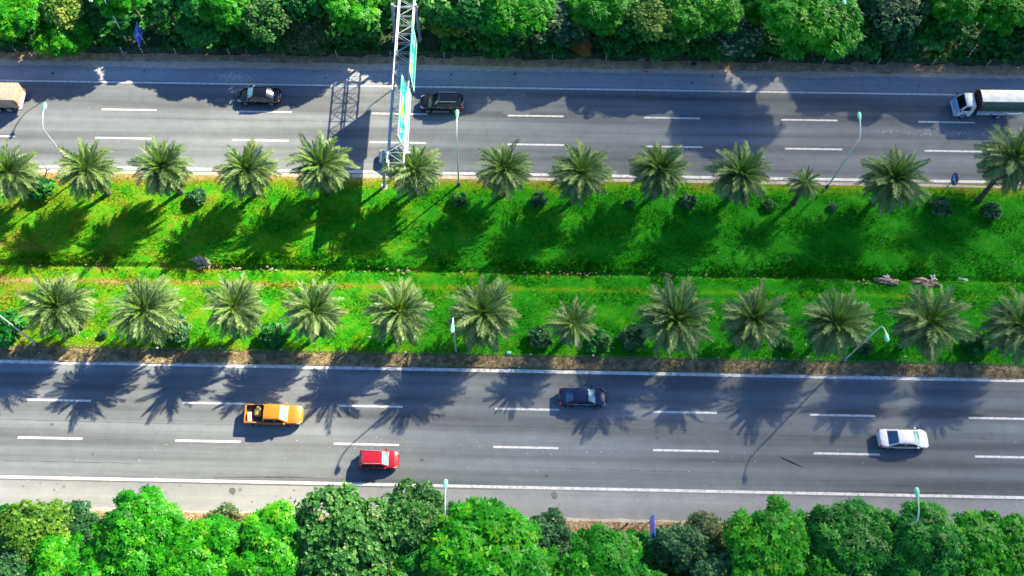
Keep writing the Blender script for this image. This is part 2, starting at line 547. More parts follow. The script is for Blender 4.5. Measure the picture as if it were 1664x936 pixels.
def ragged(name, x0, x1, yin, yout, z, amp, mat, seed, side, ins=None):
    """strip whose edge at yin is uneven"""
    rnd = random.Random(seed)
    xs = frange(x0, x1, 0.35)
    a = []; val = 0; slow = 0
    for x in xs:
        val = val * 0.6 + rnd.uniform(-1, 1) * 0.4
        slow = slow * 0.96 + rnd.uniform(-1, 1) * 0.22
        a.append(yin + side * amp * (val * 0.9 + slow * 0.9))
    m = MB()
    n = len(xs)
    m.add([(x, y, z) for x, y in zip(xs, a)] + [(x, yout, z) for x in xs], [(i, i + 1, n + i + 1, n + i) for i in range(n - 1)])
    return m.build(name, mat)


tag(ragged('dry_grass_strip', -110, 110, 28.86, 30.15, 0.075, 0.13, MAT['strip'], 3, -1), kind='structure')
tag(ragged('sand_edge', -110, 110, 64.15, 65.2, 0.004, 0.20, MAT['sand'], 4, -1), kind='structure')
tag(ragged('dirt_verge', -110, 110, 64.75, 66.6, 0.012, 0.22, MAT['dirt'], 5, -1), kind='structure')
tag(ragged('near_sand_edge', -110, 110, 14.75, 14.0, 0.006, 0.15, MAT['sand'], 6, 1), kind='structure')
tag(ragged('near_dirt_verge', -110, 110, 14.45, 12.6, 0.014, 0.15, MAT['dirt'], 8, 1), kind='structure')
tag(ragged('median_dirt_edge', -110, 110, 50.45, 50.05, 0.046, 0.10, MAT['sand'], 9, 1), kind='structure')
ff = grid_sheet('forest_floor', frange(-130, 130, 1.0), frange(65.7, 120, 0.9), lambda x, y: 0.02 + abs(hump(x, y)) * 2.0 if y > 66 else -0.02, MAT['floor'])
tag(ff, kind='structure')
ff = grid_sheet('near_forest_floor', frange(-130, 130, 1.0), frange(-40, 13.7, 0.9), lambda x, y: 0.02 + abs(hump(x, y)) * 2.0 if y < 13.3 else -0.02, MAT['floor'])
tag(ff, kind='structure')

# painted lines: a part of their road
for road, y, w in ((road_far, 61.93, 0.24), (road_far, 50.80, 0.32), (road_near, 28.70, 0.34), (road_near, 17.42, 0.26)):
    s = sheet('edge_line', X0 + 1, X1 - 1, y - w / 2, y + w / 2, 0.004, MAT['paint'], road)
dash_me = None
for road, y, xs, ln in ((road_far, 58.27, -43.46, 6.15), (road_far, 54.56, -43.44, 6.15), (road_near, 24.88, -44.39, 6.11), (road_near, 21.17, -44.49, 6.19)):
    for i in range(-3, 10):
        if dash_me is None:
            m = MB(); m.add([(0, -0.1, 0), (6.15, -0.1, 0), (6.15, 0.1, 0), (0, 0.1, 0)], [(0, 1, 2, 3)])
            d = m.build('lane_dash', MAT['paint'], road); dash_me = d.data
        else:
            d = link_mesh('lane_dash', dash_me, road)
        d.location = (xs + 15 * i, y, 0.004)
# repair patch on the far road, a little paler
m = MB(); m.add([(1.0, 58.5, 0.0025), (4.0, 58.5, 0.0025), (3.6, 61.4, 0.0025), (1.4, 61.2, 0.0025)], [(0, 1, 2, 3)])
m.build('repair_patch', asphalt('patch_asphalt', 0.18, 11, 0.1), road_far)

# tar seals along old cracks, oil stains: pieces of their road
def ribbon(name, x0, x1, y, amp, w, mat, parent, seed):
    rs = random.Random(seed); m = MB(); xs = frange(x0, x1, 0.5); yy = y; top = []; bot = []
    for i, x in enumerate(xs):
        yy += rs.uniform(-amp, amp); k = w * rs.uniform(0.3, 1.0) * math.sin(math.pi * (i + 0.5) / len(xs))
        top.append((x, yy + k, 0.003)); bot.append((x, yy - k, 0.003))
    n = len(xs)
    m.add(bot + top, [(i, i + 1, n + i + 1, n + i) for i in range(n - 1)])
    return m.build(name, mat, parent)


for i, (x0, x1, y, w, am) in enumerate(((-27, -13, 17.75, .07, .03), (-22, -16, 17.95, .05, .02), (31, 46, 17.62, .08, .03), (27, 37, 18.6, .03, .03), (40, 58, 18.1, .03, .02), (-60, -20, 22.9, .03, .02), (-10, 30, 23.1, .03, .025),
                                        (-48, -30, 19.0, .04, .02), (20, 44, 22.9, .035, .02), (0, 26, 19.3, .025, .02), (-30, 30, 25.9, .02, .02))):
    ribbon('crack_seal', x0, x1, y, am, w, MAT['tar'], road_near, i)
for i, (x0, x1, y, w, am) in enumerate(((-50, -10, 57.2, .03, .02), (5, 50, 56.2, .03, .02), (-25, 5, 60.9, .03, .02), (10, 40, 53.3, .025, .02), (-55, -30, 53.0, .03, .02))):
    ribbon('crack_seal', x0, x1, y, am, w, MAT['tar'], road_far, 40 + i)
rs_ = random.Random(8)
for i in range(34):
    near = i % 3 != 2
    if i == 0: x, y, s_, par = -23.5, 16.55, .42, sh_near
    elif i == 1: x, y, s_, par = 6.2, 16.75, .38, sh_near
    elif i == 3: x, y, s_, par = 38.4, 15.9, .45, sh_near
    elif near and i % 2: x, y, s_, par = rs_.uniform(-45, 45), rs_.uniform(15.3, 17.0), rs_.uniform(.08, .25), sh_near
    elif near: x, y, s_, par = rs_.uniform(-45, 48), rs_.choice([19.3, 22.9, 26.6]) + rs_.uniform(-.8, .8), rs_.uniform(.06, .2), road_near
    else: x, y, s_, par = rs_.uniform(-50, 55), rs_.uniform(62.6, 64.0), rs_.uniform(.07, .22), sh_far
    k = 11; m = MB()
    z_ = 0.0035 if par in (road_near, road_far) else 0.0005
    m.add([(x + s_ * rs_.uniform(.6, 1.1) * math.cos(6.283 * q / k) * (1.5 if par is road_near else 1), y + s_ * rs_.uniform(.6, 1.1) * math.sin(6.283 * q / k), z_) for q in range(k)], [tuple(range(k))])
    m.build('oil_stain', MAT['stain'] if par is not sh_near else MAT['stain2'], par) if par is not sh_near or i else None
    if par is sh_near and not i: m.build('oil_stain', MAT['stain'], par)


# ------------------------------------------------------------------ scattered small stuff
def flakes(name, spots, mat, seed, label=None):
    rnd = random.Random(seed)
    m = MB()
    for (x, y, z, s) in spots:
        k = rnd.randint(4, 6); a0 = rnd.uniform(0, 6.28)
        el = rnd.uniform(0.6, 1.8)
        ring = []
        for q in range(k):
            a = a0 + 6.283 * q / k
            r = s * rnd.uniform(0.55, 1.0)
            ring.append((x + r * math.cos(a) * el, y + r * math.sin(a), z))
        top = (x, y, z + s * rnd.uniform(0.25, 0.6))
        m.add(ring + [top], [(q, (q + 1) % k, k) for q in range(k)])
    o = m.build(name, mat)
    tag(o, kind='stuff')
    return o


rnd = random.Random(5)
sp = []
for _ in range(130):                                   # pale grit and paper on the roads
    if rnd.random() < 0.5: sp.append((rnd.uniform(-58, 60), rnd.choice([17.9, 19.2, 21.0, 22.5, 24.6]) + rnd.gauss(0, 0.5), 0.002, rnd.uniform(0.02, 0.06)))
    else: sp.append((rnd.uniform(-58, 60), rnd.choice([54.6, 58.2, 62.8, 63.4]) + rnd.gauss(0, 0.6), 0.002, rnd.uniform(0.02, 0.06)))
for _ in range(170): sp.append((rnd.gauss(-29.5, 1.0), rnd.gauss(62.9, 0.3), 0.0, rnd.uniform(0.03, 0.10)))
for cx, cy, n, sx in ((47, 56.8, 60, 1.3), (51, 56.9, 50, 0.8), (56.5, 56.7, 150, 1.6), (43, 57.0, 20, 0.8)):
    for _ in range(n): sp.append((rnd.gauss(cx, sx), rnd.gauss(cy, 0.16), -0.005, rnd.uniform(0.02, 0.075)))
for _ in range(60): sp.append((rnd.uniform(-20, 25), rnd.gauss(21.0, 0.5), 0.0, rnd.uniform(0.02, 0.06)))
flakes('road_grit', sp, MAT['white_litter'], 1)
sp = []
for _ in range(60): sp.append((rnd.uniform(-58, 60), rnd.uniform(64.4, 66.6), 0.02, rnd.uniform(0.05, 0.13)))
for _ in range(40): sp.append((rnd.uniform(-55, 55), rnd.uniform(29.0, 32), 0.09, rnd.uniform(0.05, 0.12)))
for _ in range(22): sp.append((rnd.uniform(-55, 55), rnd.uniform(33, 49), 0.12, rnd.uniform(0.04, 0.09)))
flakes('verge_litter', sp, MAT['white_litter'], 2)
sp = []
for _ in range(200):
    x = rnd.uniform(-55, 55); sp.append((x, 39.3 + rnd.gauss(0, 0.25) - 0.3 * max(0, math.sin(x * 0.21)), -0.12, rnd.uniform(0.04, 0.12)))
for cx in (-29, -26, -23, -9, 6, 10, 18):
    for _ in range(12): sp.append((cx + rnd.gauss(0, 0.9), 39.3 + rnd.gauss(0, 0.2), -0.1, rnd.uniform(0.05, 0.16)))
for _ in range(120): sp.append((rnd.uniform(-55, 55), rnd.uniform(41, 44.5), 0.02, rnd.uniform(0.04, 0.14)))
flakes('ditch_soil', sp, MAT['debris'], 3)
sp = []
for _ in range(140): sp.append((rnd.uniform(-58, 60), rnd.uniform(62.4, 64.6), 0.0, rnd.uniform(0.03, 0.1)))
for _ in range(60): sp.append((rnd.uniform(-50, 50), rnd.uniform(14.9, 17.2), 0.0, rnd.uniform(0.03, 0.09)))
flakes('dark_grit', sp, MAT['post_dark'], 4)


def grass_mesh(name, n, seed, x0, x1, y0, y1, hmin, hmax, mat, zf, dens=None, w=0.05):
    rs = np.random.RandomState(seed)
    x = rs.uniform(x0, x1, n); y = rs.uniform(y0, y1, n)
    if dens is not None:
        k = rs.uniform(0, 1, n) < dens(x, y); x = x[k]; y = y[k]; n = len(x)
    z = np.array([zf(a, b) for a, b in zip(x, y)])
    h = rs.uniform(hmin, hmax, n) * (0.7 + 0.6 * rs.uniform(0, 1, n) ** 3)
    a = rs.uniform(0, 6.283, n); l = rs.uniform(0.2, 0.9, n) * h
    la = rs.uniform(0, 6.283, n)
    ww = w * rs.uniform(0.6, 1.5, n)
    V = np.empty((n, 3, 3), np.float32)
    V[:, 0] = np.stack([x - np.cos(a) * ww, y - np.sin(a) * ww, z - 0.03], 1)
    V[:, 1] = np.stack([x + np.cos(a) * ww, y + np.sin(a) * ww, z - 0.03], 1)
    V[:, 2] = np.stack([x + np.cos(la) * l, y + np.sin(la) * l, z + h], 1)
    me = bpy.data.meshes.new(name)
    me.vertices.add(n * 3); me.vertices.foreach_set('co', V.ravel())
    me.loops.add(n * 3); me.loops.foreach_set('vertex_index', np.arange(n * 3, dtype=np.int32))
    me.polygons.add(n); me.polygons.foreach_set('loop_start', np.arange(0, n * 3, 3, dtype=np.int32))
    at = me.attributes.new('tint', 'FLOAT', 'FACE'); at.data.foreach_set('value', rs.uniform(0, 1, n).astype(np.float32))
    me.materials.append(mat)
    me.update(); me.validate()
    return link_mesh(name, me)


ys_prof = np.array([28.6, 30.2, 34, 38.9, 39.35, 39.7, 41, 47, 50.4, 51]); zs_prof = np.array([0.0, 0.06, -0.02, -0.22, -0.40, -0.05, 0.0, 0.1, 0.02, 0])
fz = lambda a, b: float(np.interp(b, ys_prof, zs_prof))
tag(grass_mesh('grass', 230000, 11, -60, 62, 30.15, 50.2, 0.07, 0.17, MAT['blade'], fz, lambda x, y: np.clip((50.4 - y) * 0.8, 0.1, 1), 0.045), kind='stuff')
tag(grass_mesh('ditch_weeds', 34000, 12, -60, 62, 39.4, 41.0, 0.15, 0.42, MAT['blade'], fz, lambda x, y: np.clip(0.5 + 0.5 * np.sin(x * 0.23) + 0.3 * np.sin(x * 0.9), 0.05, 1) * np.exp(-((y - 39.9) / 0.6) ** 2), 0.08), kind='stuff')
MAT['straw'] = simple('straw', (0.28, 0.23, 0.12), 0.9, var=0.5, scale=1.2)
tag(grass_mesh('dry_straw', 26000, 13, -60, 62, 28.95, 30.4, 0.05, 0.2, MAT['straw'], lambda a, b: 0.075, None, 0.04), kind='stuff')
tag(grass_mesh('verge_straw', 22000, 14, -60, 62, 64.9, 67.0, 0.05, 0.25, MAT['straw'], lambda a, b: 0.015, lambda x, y: np.clip((y - 64.6) * 0.6, 0.05, 1), 0.045), kind='stuff')
tag(grass_mesh('near_verge_straw', 9000, 15, -50, 52, 13.2, 14.5, 0.05, 0.25, MAT['straw'], lambda a, b: 0.015, None, 0.045), kind='stuff')


# ------------------------------------------------------------------ foliage
def rosettes(P, Nn, nleaf, length, width, lift, rs, tint_base, tint_var, fold=0.15):
    """each rosette: nleaf kite leaves round a point; returns verts (n,4,3) and tint"""
    n = len(P)
    up = np.tile(np.array([0.31, 0.17, 0.93]), (n, 1))
    U = np.cross(Nn, up); U /= (np.linalg.norm(U, axis=1, keepdims=True) + 1e-6)
    Vv = np.cross(Nn, U)
    out = []; tints = []
    ph = rs.uniform(0, 6.283, n)
    tb = np.clip(tint_base + rs.normal(0, tint_var, n), 0, 1)
    sz = rs.uniform(0.7, 1.25, n)
    for k in range(nleaf):
        a = ph + 6.283 * k / nleaf + rs.uniform(-0.25, 0.25, n)
        e = lift + rs.uniform(-0.35, 0.35, n)
        d = (U * np.cos(a)[:, None] + Vv * np.sin(a)[:, None]) * np.cos(e)[:, None] + Nn * np.sin(e)[:, None]
        s = np.cross(d, Nn); s /= (np.linalg.norm(s, axis=1, keepdims=True) + 1e-6)
        Ln = (length * sz * rs.uniform(0.8, 1.15, n))[:, None]
        Wd = (width * sz)[:, None]
        base = P
        midc = P + d * Ln * 0.5
        dr = np.zeros((n, 3)); dr[:, 2] = -1
        tip = P + d * Ln + dr * Ln * 0.18
        q = np.stack([base, midc + s * Wd + Nn * fold * Wd, tip, midc - s * Wd + Nn * fold * Wd], 1)
        out.append(q); tints.append(np.clip(tb + rs.normal(0, 0.06, n), 0, 1))
    return np.concatenate(out), np.concatenate(tints)


def quads_mesh(name, Q, tint, mat):
    n = len(Q)
    me = bpy.data.meshes.new(name)
    me.vertices.add(n * 4); me.vertices.foreach_set('co', Q.astype(np.float32).ravel())
    me.loops.add(n * 4); me.loops.foreach_set('vertex_index', np.arange(n * 4, dtype=np.int32))
    me.polygons.add(n); me.polygons.foreach_set('loop_start', np.arange(0, n * 4, 4, dtype=np.int32))
    at = me.attributes.new('tint', 'FLOAT', 'FACE'); at.data.foreach_set('value', tint.astype(np.float32))
    me.materials.append(mat)
    me.update(); me.validate()
    return me


#        leaves length width lift  rosettes  lobes  base  var
KINDS = {
    'F': (6, 0.36, 0.082, 0.10, 4200, 24, 0.50, 0.20, 'leafF'),
    'E': (7, 0.42, 0.066, 0.05, 3800, 22, 0.45, 0.22, 'leafE'),
    'R': (8, 0.19, 0.055, 0.40, 4600, 24, 0.50, 0.22, 'leafR'),
    'D': (6, 0.29, 0.095, 0.15, 3000, 20, 0.45, 0.25, 'leafD'),
    'G': (6, 0.22, 0.072, 0.25, 4000, 22, 0.48, 0.25, 'leafG'),
    'W': (6, 0.24, 0.080, 0.25, 3400, 18, 0.60, 0.22, 'leafW'),
    'P': (6, 0.20, 0.080, 0.40, 3000, 18, 0.55, 0.22, 'leafP'),
    'Y': (6, 0.20, 0.075, 0.30, 4200, 20, 0.50, 0.25, 'leafY'),
    'O': (6, 0.26, 0.07, 0.40, 1100, 10, 0.50, 0.25, 'leafO'),
    'S': (5, 0.20, 0.05, 0.30, 2600, 16, 0.55, 0.28, 'leafS'),
}
R0 = 3.0


def make_crown(kind, seed):
    nl, ln, wd, lift, nros, nlob, tb, tv, mat = KINDS[kind]
    rs = np.random.RandomState(seed)
    lob = []
    for i in range(nlob):
        z = rs.uniform(-0.25, 0.95); a = i * 2.39996 + rs.uniform(-0.4, 0.4)
        rr = math.sqrt(max(0.05, 1 - z * z)) * rs.uniform(0.45, 0.85)
        lr = rs.uniform(0.20, 0.38)
        lob.append((math.cos(a) * rr, math.sin(a) * rr, z * 0.55, lr))
    for i in range(12):
        a = rs.uniform(0, 6.28); z = rs.uniform(-0.2, 0.75); rr = math.sqrt(1 - z * z) * rs.uniform(0.80, 1.0)
        lob.append((math.cos(a) * rr, math.sin(a) * rr, z * 0.6, rs.uniform(0.12, 0.22)))
    lob.append((0, 0, 0.15, 0.5)); lob.append((0.3, 0.2, 0.1, 0.42)); lob.append((-0.3, -0.15, 0.1, 0.42))
    lob = np.array(lob) * R0
    pts = []; nor = []; tin = []
    per = nros // (len(lob) - 11) + 1
    for (cx, cy, cz, lr) in lob:
        k = int(per * (lr / (0.33 * R0)) ** 2)
        d = rs.normal(0, 1, (k, 3)); d /= np.linalg.norm(d, axis=1, keepdims=True)
        d[:, 2] = np.where(d[:, 2] < -0.35, -d[:, 2], d[:, 2])
        rad = lr * (1 + rs.normal(0, 0.13, k)) * (1 + 0.14 * np.sin(d[:, 0] * 5 + cx) * np.sin(d[:, 1] * 5 + cy))
        p = np.array([cx, cy, cz]) + d * rad[:, None] * np.array([1, 1, 0.85])
        keep = np.ones(k, bool)
        for (ox, oy, oz, orr) in lob:
            keep &= np.linalg.norm(p - np.array([ox, oy, oz]), axis=1) > orr * 0.62
        p = p[keep]; dd = d[keep]
        nn = dd * 0.75 + np.array([0.0, 0.0, 0.8]) + rs.normal(0, 0.25, dd.shape)
        nn /= np.linalg.norm(nn, axis=1, keepdims=True)
        pts.append(p); nor.append(nn); tin.append(np.full(len(p), tb + rs.normal(0, 0.12)))
    P = np.concatenate(pts); Nn = np.concatenate(nor); tbv = np.concatenate(tin)
    Q, tint = rosettes(P, Nn, nl, ln, wd, lift, rs, tbv, tv)
    return quads_mesh('crown', Q, tint, MAT[mat]), lob


def make_trunk(lob, seed, scrub=False):
    rs = random.Random(seed)
    m = MB()
    base = Vector((0, 0, -5.2))
    fork = Vector((rs.uniform(-0.3, 0.3), rs.uniform(-0.3, 0.3), -2.2))
    m.tube([base, base.lerp(fork, 0.5) + Vector((rs.uniform(-0.1, 0.1), 0.05, 0)), fork], [0.24, 0.19, 0.15], 7)
    for (cx, cy, cz, lr) in lob[::1 if scrub else 2]:
        e = Vector((cx, cy, cz + lr * 0.4))
        mid = fork.lerp(e, 0.5) + Vector((rs.uniform(-0.3, 0.3), rs.uniform(-0.3, 0.3), 0.3))
        m.tube([fork, mid, e], [0.10, 0.06, 0.02], 5, False)
        for _ in range(2):
            e2 = e + Vector((rs.uniform(-1, 1), rs.uniform(-1, 1), rs.uniform(-0.1, 0.7))) * lr
            m.tube([mid, e2], [0.04, 0.012], 4, False)
    return m.build('trunk', MAT['twig'] if scrub else MAT['bark'], None, 60)


variants = {}
for kk, nv in (('F', 5), ('E', 3), ('R', 3), ('D', 5), ('G', 4), ('W', 2), ('P', 2), ('Y', 2), ('O', 1), ('S', 3)):
    for i in range(nv):
        me, lob = make_crown(kk, 100 + ord(kk) * 7 + i)
        to = make_trunk(lob, i + ord(kk), kk == 'S')
        tm = to.data
        bpy.data.objects.remove(to)
        variants.setdefault(kk, []).append((me, tm))

TREES = [
('F',-52.7,67.40,4.5,2.94,'leafy_tree','light green tree at the far left end of the forest edge'),
('P',-47.5,68.30,5.0,2.44,'leafy_tree','yellowish flowering tree at the top edge left of the leaning grey lamp pole'),
('F',-47.9,65.90,3.0,3.25,'leafy_tree','bright green tree nearest the road left of the blue diamond looking sign'),
('D',-45.4,68.60,3.0,2.30,'leafy_tree','dark green tree beside the leftmost roadside lamp pole'),
('F',-40.8,70.20,6.2,2.92,'leafy_tree','bright green treetop just above and left of the diamond looking blue sign'),
('D',-36.6,69.40,4.5,2.50,'leafy_tree','mid green tree growing right behind the diamond looking blue sign'),
('D',-32.6,67.30,3.0,2.30,'leafy_tree','dark green tree right of the diamond looking blue sign, above the black sedan'),
('F',-29.6,68.30,5.0,2.64,'leafy_tree','bright leafy tree top left of the pale rounded tree'),
('R',-25.1,67.60,4.5,3.12,'leafy_tree','pale green tree with rounded cauliflower clumps above the black sedan'),
('D',-28.6,66.30,2.5,2.06,'leafy_shrub','dark green shrub below the pale rounded tree'),
('S',-20.5,66.90,3.0,2.60,'leafy_shrub','tangled shrub with brownish dry twigs left of the sign gantry'),
('F',-16.2,68.90,5.5,3.06,'leafy_tree','bright tree overhanging dark scrub left of the gantry top'),
('D',-14.8,68.00,3.0,2.50,'leafy_tree','dark green tree touching the left side of the sign gantry'),
('D',-6.2,70.00,4.0,2.73,'leafy_tree','dark tree behind the right slanting leg of the sign gantry'),
('D',-2.0,68.30,4.5,2.85,'leafy_tree','dark tree right of the grey lamp pole beside the gantry'),
('Y',-5.3,68.20,3.2,1.70,'leafy_shrub','yellow green shrub at the foot of the lamp pole right of the gantry'),
('F',2.2,68.20,5.5,3.48,'leafy_tree','bright feathery tree above the black sport utility car'),
('D',0.4,65.50,1.6,2.20,'leafy_shrub','dark low shrub on the verge under the bright feathery tree'),
('W',6.5,67.70,4.0,2.85,'leafy_tree','dark tree sprinkled with pale flower tips right of the bright feathery tree'),
('Y',9.0,67.70,4.5,1.49,'leafy_shrub','small yellow topped bush inside the dark pale tipped tree'),
('F',11.4,69.10,5.5,3.06,'leafy_tree','bright green tree at the top edge left of the cream yellow tree'),
('O',9.7,66.20,1.5,0.97,'leafy_shrub','small orange leaved shrub on the verge'),
('D',6.5,65.80,1.6,1.93,'leafy_shrub','mid green shrub left of the orange leaved shrub'),
('D',14.9,67.70,4.0,2.58,'leafy_tree','large leaved deep green tree left of the cream yellow tree'),
('P',17.3,67.20,5.5,2.67,'leafy_tree','cream yellow tree standing in the middle of the forest edge'),
('F',20.8,68.40,5.5,3.19,'leafy_tree','bright green tree directly right of the cream yellow tree'),
('F',24.0,68.20,6.0,2.73,'leafy_tree','bright green tree above the dark pale topped tree'),
('D',18.9,65.80,1.8,2.33,'leafy_shrub','dark shrub under the cream yellow tree'),
('W',26.5,67.00,3.5,2.85,'leafy_tree','dark blue green tree with a whitish top'),
('F',28.8,69.80,5.0,2.33,'leafy_tree','green tree at the top edge left of the brightest big tree'),
('F',33.2,66.30,7.0,4.24,'leafy_tree','biggest brightest green tree beside the right far lamp pole'),
('D',31.4,65.70,1.6,2.19,'leafy_shrub','dark shrub on the verge below the gap left of the biggest tree'),
('S',36.6,66.00,1.8,2.19,'leafy_shrub','dry twiggy shrub at the foot of the right far lamp pole'),
('D',39.5,67.10,3.0,2.86,'leafy_tree','dark tree with big fan leaves right of the right far lamp pole'),
('G',43.0,68.60,5.0,3.49,'leafy_tree','dull grey green tree right of the far lamp head'),
('G',44.2,65.90,2.5,2.45,'leafy_shrub','grey green shrub in front of the dull tree'),
('D',48.0,68.30,3.5,3.39,'leafy_tree','dark green tree left of the striped post'),
('F',49.5,69.30,7.0,2.99,'leafy_tree','bright tree top at the upper edge above the striped post'),
('F',54.7,69.00,6.5,3.57,'leafy_tree','bright green tree in the top right corner'),
('D',57.2,67.90,2.8,2.99,'leafy_tree','dark green tree right of the striped post'),
('D',-54.1,65.40,2.0,1.93,'leafy_shrub','dark shrub at the far left end of the top verge'),
('D',-41.4,67.90,2.0,1.60,'leafy_shrub','dark shrub between the leaning lamp pole and the diamond looking blue sign'),
('D',-24.4,65.40,1.6,2.07,'leafy_shrub','low dark shrub by the wire fence above the black sedan'),
('D',13.5,65.70,1.6,2.06,'leafy_shrub','dark shrub on the verge right of the orange leaved shrub'),
('D',24.4,65.60,1.6,2.06,'leafy_shrub','dark shrub on the verge under the whitish topped tree'),
('D',-10.0,70.20,3.9,2.20,'leafy_shrub','dark shrub under the gantry truss'),
('D',-32.2,70.70,5.0,3.14,'leafy_tree','dark tree cut by the top edge right of the diamond looking blue sign'),
('D',-20.9,70.50,5.0,3.00,'leafy_tree','dark tree cut by the top edge left of the gantry'),
('D',-2.5,71.90,5.0,3.15,'leafy_tree','dark tree cut by the top edge right of the gantry'),
('D',40.5,72.10,5.0,3.27,'leafy_tree','dark tree cut by the top edge right of the far lamp head'),
('G',46.2,71.20,5.5,2.97,'leafy_tree','grey green tree cut by the top edge left of the top right trees'),
('D',15.3,71.80,5.0,3.14,'leafy_tree','dark tree cut by the top edge behind the cream yellow tree'),
('Y',-39.1,12.00,3.9,2.96,'leafy_tree','yellow green small leaved tree at the left end of the near tree row'),
('F',-35.8,8.35,3.9,3.08,'leafy_tree','bright green tree in the bottom left in front of the yellow green tree'),
('F',-29.4,11.40,4.6,3.66,'leafy_tree','broad bright green tree reaching over the near shoulder at left'),
('F',-24.1,9.75,4.4,3.31,'leafy_tree','bright green tree right of the broad bright left tree'),
('F',-18.7,10.55,4.4,3.56,'leafy_tree','bright green tree with orange tinged patches left of the round dull tree'),
('R',-12.0,11.30,4.9,4.14,'leafy_tree','big dome shaped dull green tree with small round leaf clusters'),
('R',-6.3,13.10,3.9,3.17,'leafy_tree','open branched dull green tree below the red car'),
('F',0.3,10.35,4.9,4.70,'leafy_tree','big bright green tree right of the near lamp head under the red car'),
('Y',-7.7,8.50,3.9,1.55,'leafy_tree','small lime green treetop at the bottom between dome tree and big bright tree'),
('G',5.7,12.90,2.0,2.07,'leafy_shrub','dull green low shrub behind the near wire fence'),
('F',9.9,8.85,4.9,3.65,'leafy_tree','bright green tree left of the narrow blue sign'),
('G',17.1,12.00,3.0,2.30,'leafy_shrub','dull green shrub directly right of the narrow blue sign'),
('S',19.4,13.50,2.5,1.95,'leafy_shrub','reddish brown twiggy shrub right of the narrow blue sign'),
('F',23.6,10.85,4.9,3.75,'leafy_tree','bright green tree left of the gap in the near tree row'),
('E',30.5,12.00,5.4,3.69,'leafy_tree','tall deep green feathery tree left of the right near lamp head'),
('E',36.2,11.85,6.2,3.42,'leafy_tree','deep green feathery tree under the right near lamp head'),
('F',42.2,11.25,4.9,3.63,'leafy_tree','bright green tree in the bottom right corner'),
('F',38.8,10.15,4.4,2.93,'leafy_tree','green tree in front between the bottom right trees'),
('S',-23.4,14.10,2.0,1.87,'leafy_shrub','dull twiggy shrub behind the near shoulder at left'),
('F',-32.0,7.55,4.4,3.27,'leafy_tree','bright tree cut by the bottom edge under the broad left tree'),
('F',4.7,8.65,3.9,2.83,'leafy_tree','bright tree cut by the bottom edge right of the big bright tree'),
('G',19.6,9.20,4.0,2.61,'leafy_tree','dull green tree cut by the bottom edge right of the narrow blue sign'),
('F',27.5,9.15,4.4,3.39,'leafy_tree','bright tree cut by the bottom edge under the tall feathery tree'),
('G',-40.2,8.00,4.0,2.41,'leafy_tree','dull tree in the bottom left corner'),
('F',-18.3,7.05,4.4,3.26,'leafy_tree','bright tree cut by the bottom edge left of the dome tree'),
('E',-4.6,7.65,3.9,3.04,'leafy_tree','deep green tree cut by the bottom edge below the open branched tree'),
('E',33.4,8.25,4.4,3.25,'leafy_tree','deep green tree cut by the bottom edge right of the tall feathery tree'),
('F',44.2,8.85,4.4,2.79,'leafy_tree','bright tree cut by the bottom right corner'),
('G',40.8,14.50,2.0,1.42,'leafy_shrub','small dull shrub on the near verge between right trees'),
('G',-36.2,14.10,2.5,2.19,'leafy_shrub','dull green small leaved shrub left of the broad bright tree'),
('R',-2.7,13.90,2.5,1.96,'leafy_shrub','dull green shrub at the foot of the left near lamp'),
('F',-35.4,5.65,3.9,3.31,'leafy_tree','bright tree low in the bottom left between the yellow green tree and the broad tree'),
('F',-26.4,6.65,4.4,3.42,'leafy_tree','bright tree at the bottom edge in front of the broad bright tree'),
('R',-11.5,6.00,3.9,3.20,'leafy_tree','dull green tree at the bottom edge in front of the dome tree'),
('D',-7.0,10.20,3.0,2.40,'leafy_tree','dark tree in the shadowed gap right of the dome tree'),
('F',14.6,6.15,3.9,3.19,'leafy_tree','bright tree at the bottom edge directly below the narrow blue sign'),
('G',4.4,12.40,2.2,2.00,'leafy_shrub','dull shrub behind the fence right of the big bright tree'),
('E',24.2,6.45,4.4,3.42,'leafy_tree','deep green tree at the bottom edge under the gap in the near row'),
('F',38.6,6.75,4.4,3.42,'leafy_tree','bright tree at the bottom edge near the right corner'),
('G',27.4,13.00,2.0,1.80,'leafy_shrub','dull shrub in the gap left of the tall feathery tree'),
('D',-43.6,12.20,3.0,2.20,'leafy_tree','dark tree at the far left end of the near row'),
('F',46.4,12.15,3.9,2.96,'leafy_tree','green tree at the far right end of the near row'),
('F',62.0,69.50,5.5,3.67,'leafy_tree','tree beyond the right end of the far forest edge'),
('D',67.5,70.00,5.5,3.40,'leafy_tree','dark tree farther beyond the right end of the far forest edge'),

]
vi = {}
trnd = random.Random(21)
for (kk, x, y, z, r, nm, lab) in TREES:
    i = vi.get(kk, 0); vi[kk] = i + 1
    me, tm = variants[kk][i % len(variants[kk])]
    shrub = nm == 'leafy_shrub'
    if y > 60 and z < 3.0: y = max(y, 65.7 + 0.72 * r)
    if y < 20 and z <= 2.6: y = min(y, 14.1 - 0.5 * r)
    s = r / 3.35
    root = empty(nm, (x, y, 0), trnd.uniform(0, 6.28), lab, 'shrub' if shrub else 'tree',
                 ('shrubs' if shrub else 'trees') + (' along the far verge' if y > 50 else ' along the near verge'))
    sz = s * trnd.uniform(0.85, 1.1)
    c = link_mesh('crown', me, root); c.location = (0, 0, z); c.scale = (s * trnd.uniform(0.98, 1.35), s * trnd.uniform(0.98, 1.25), sz)
    t = link_mesh('trunk', tm, root); t.location = (0, 0, z); t.scale = (s, s, z / 5.0)

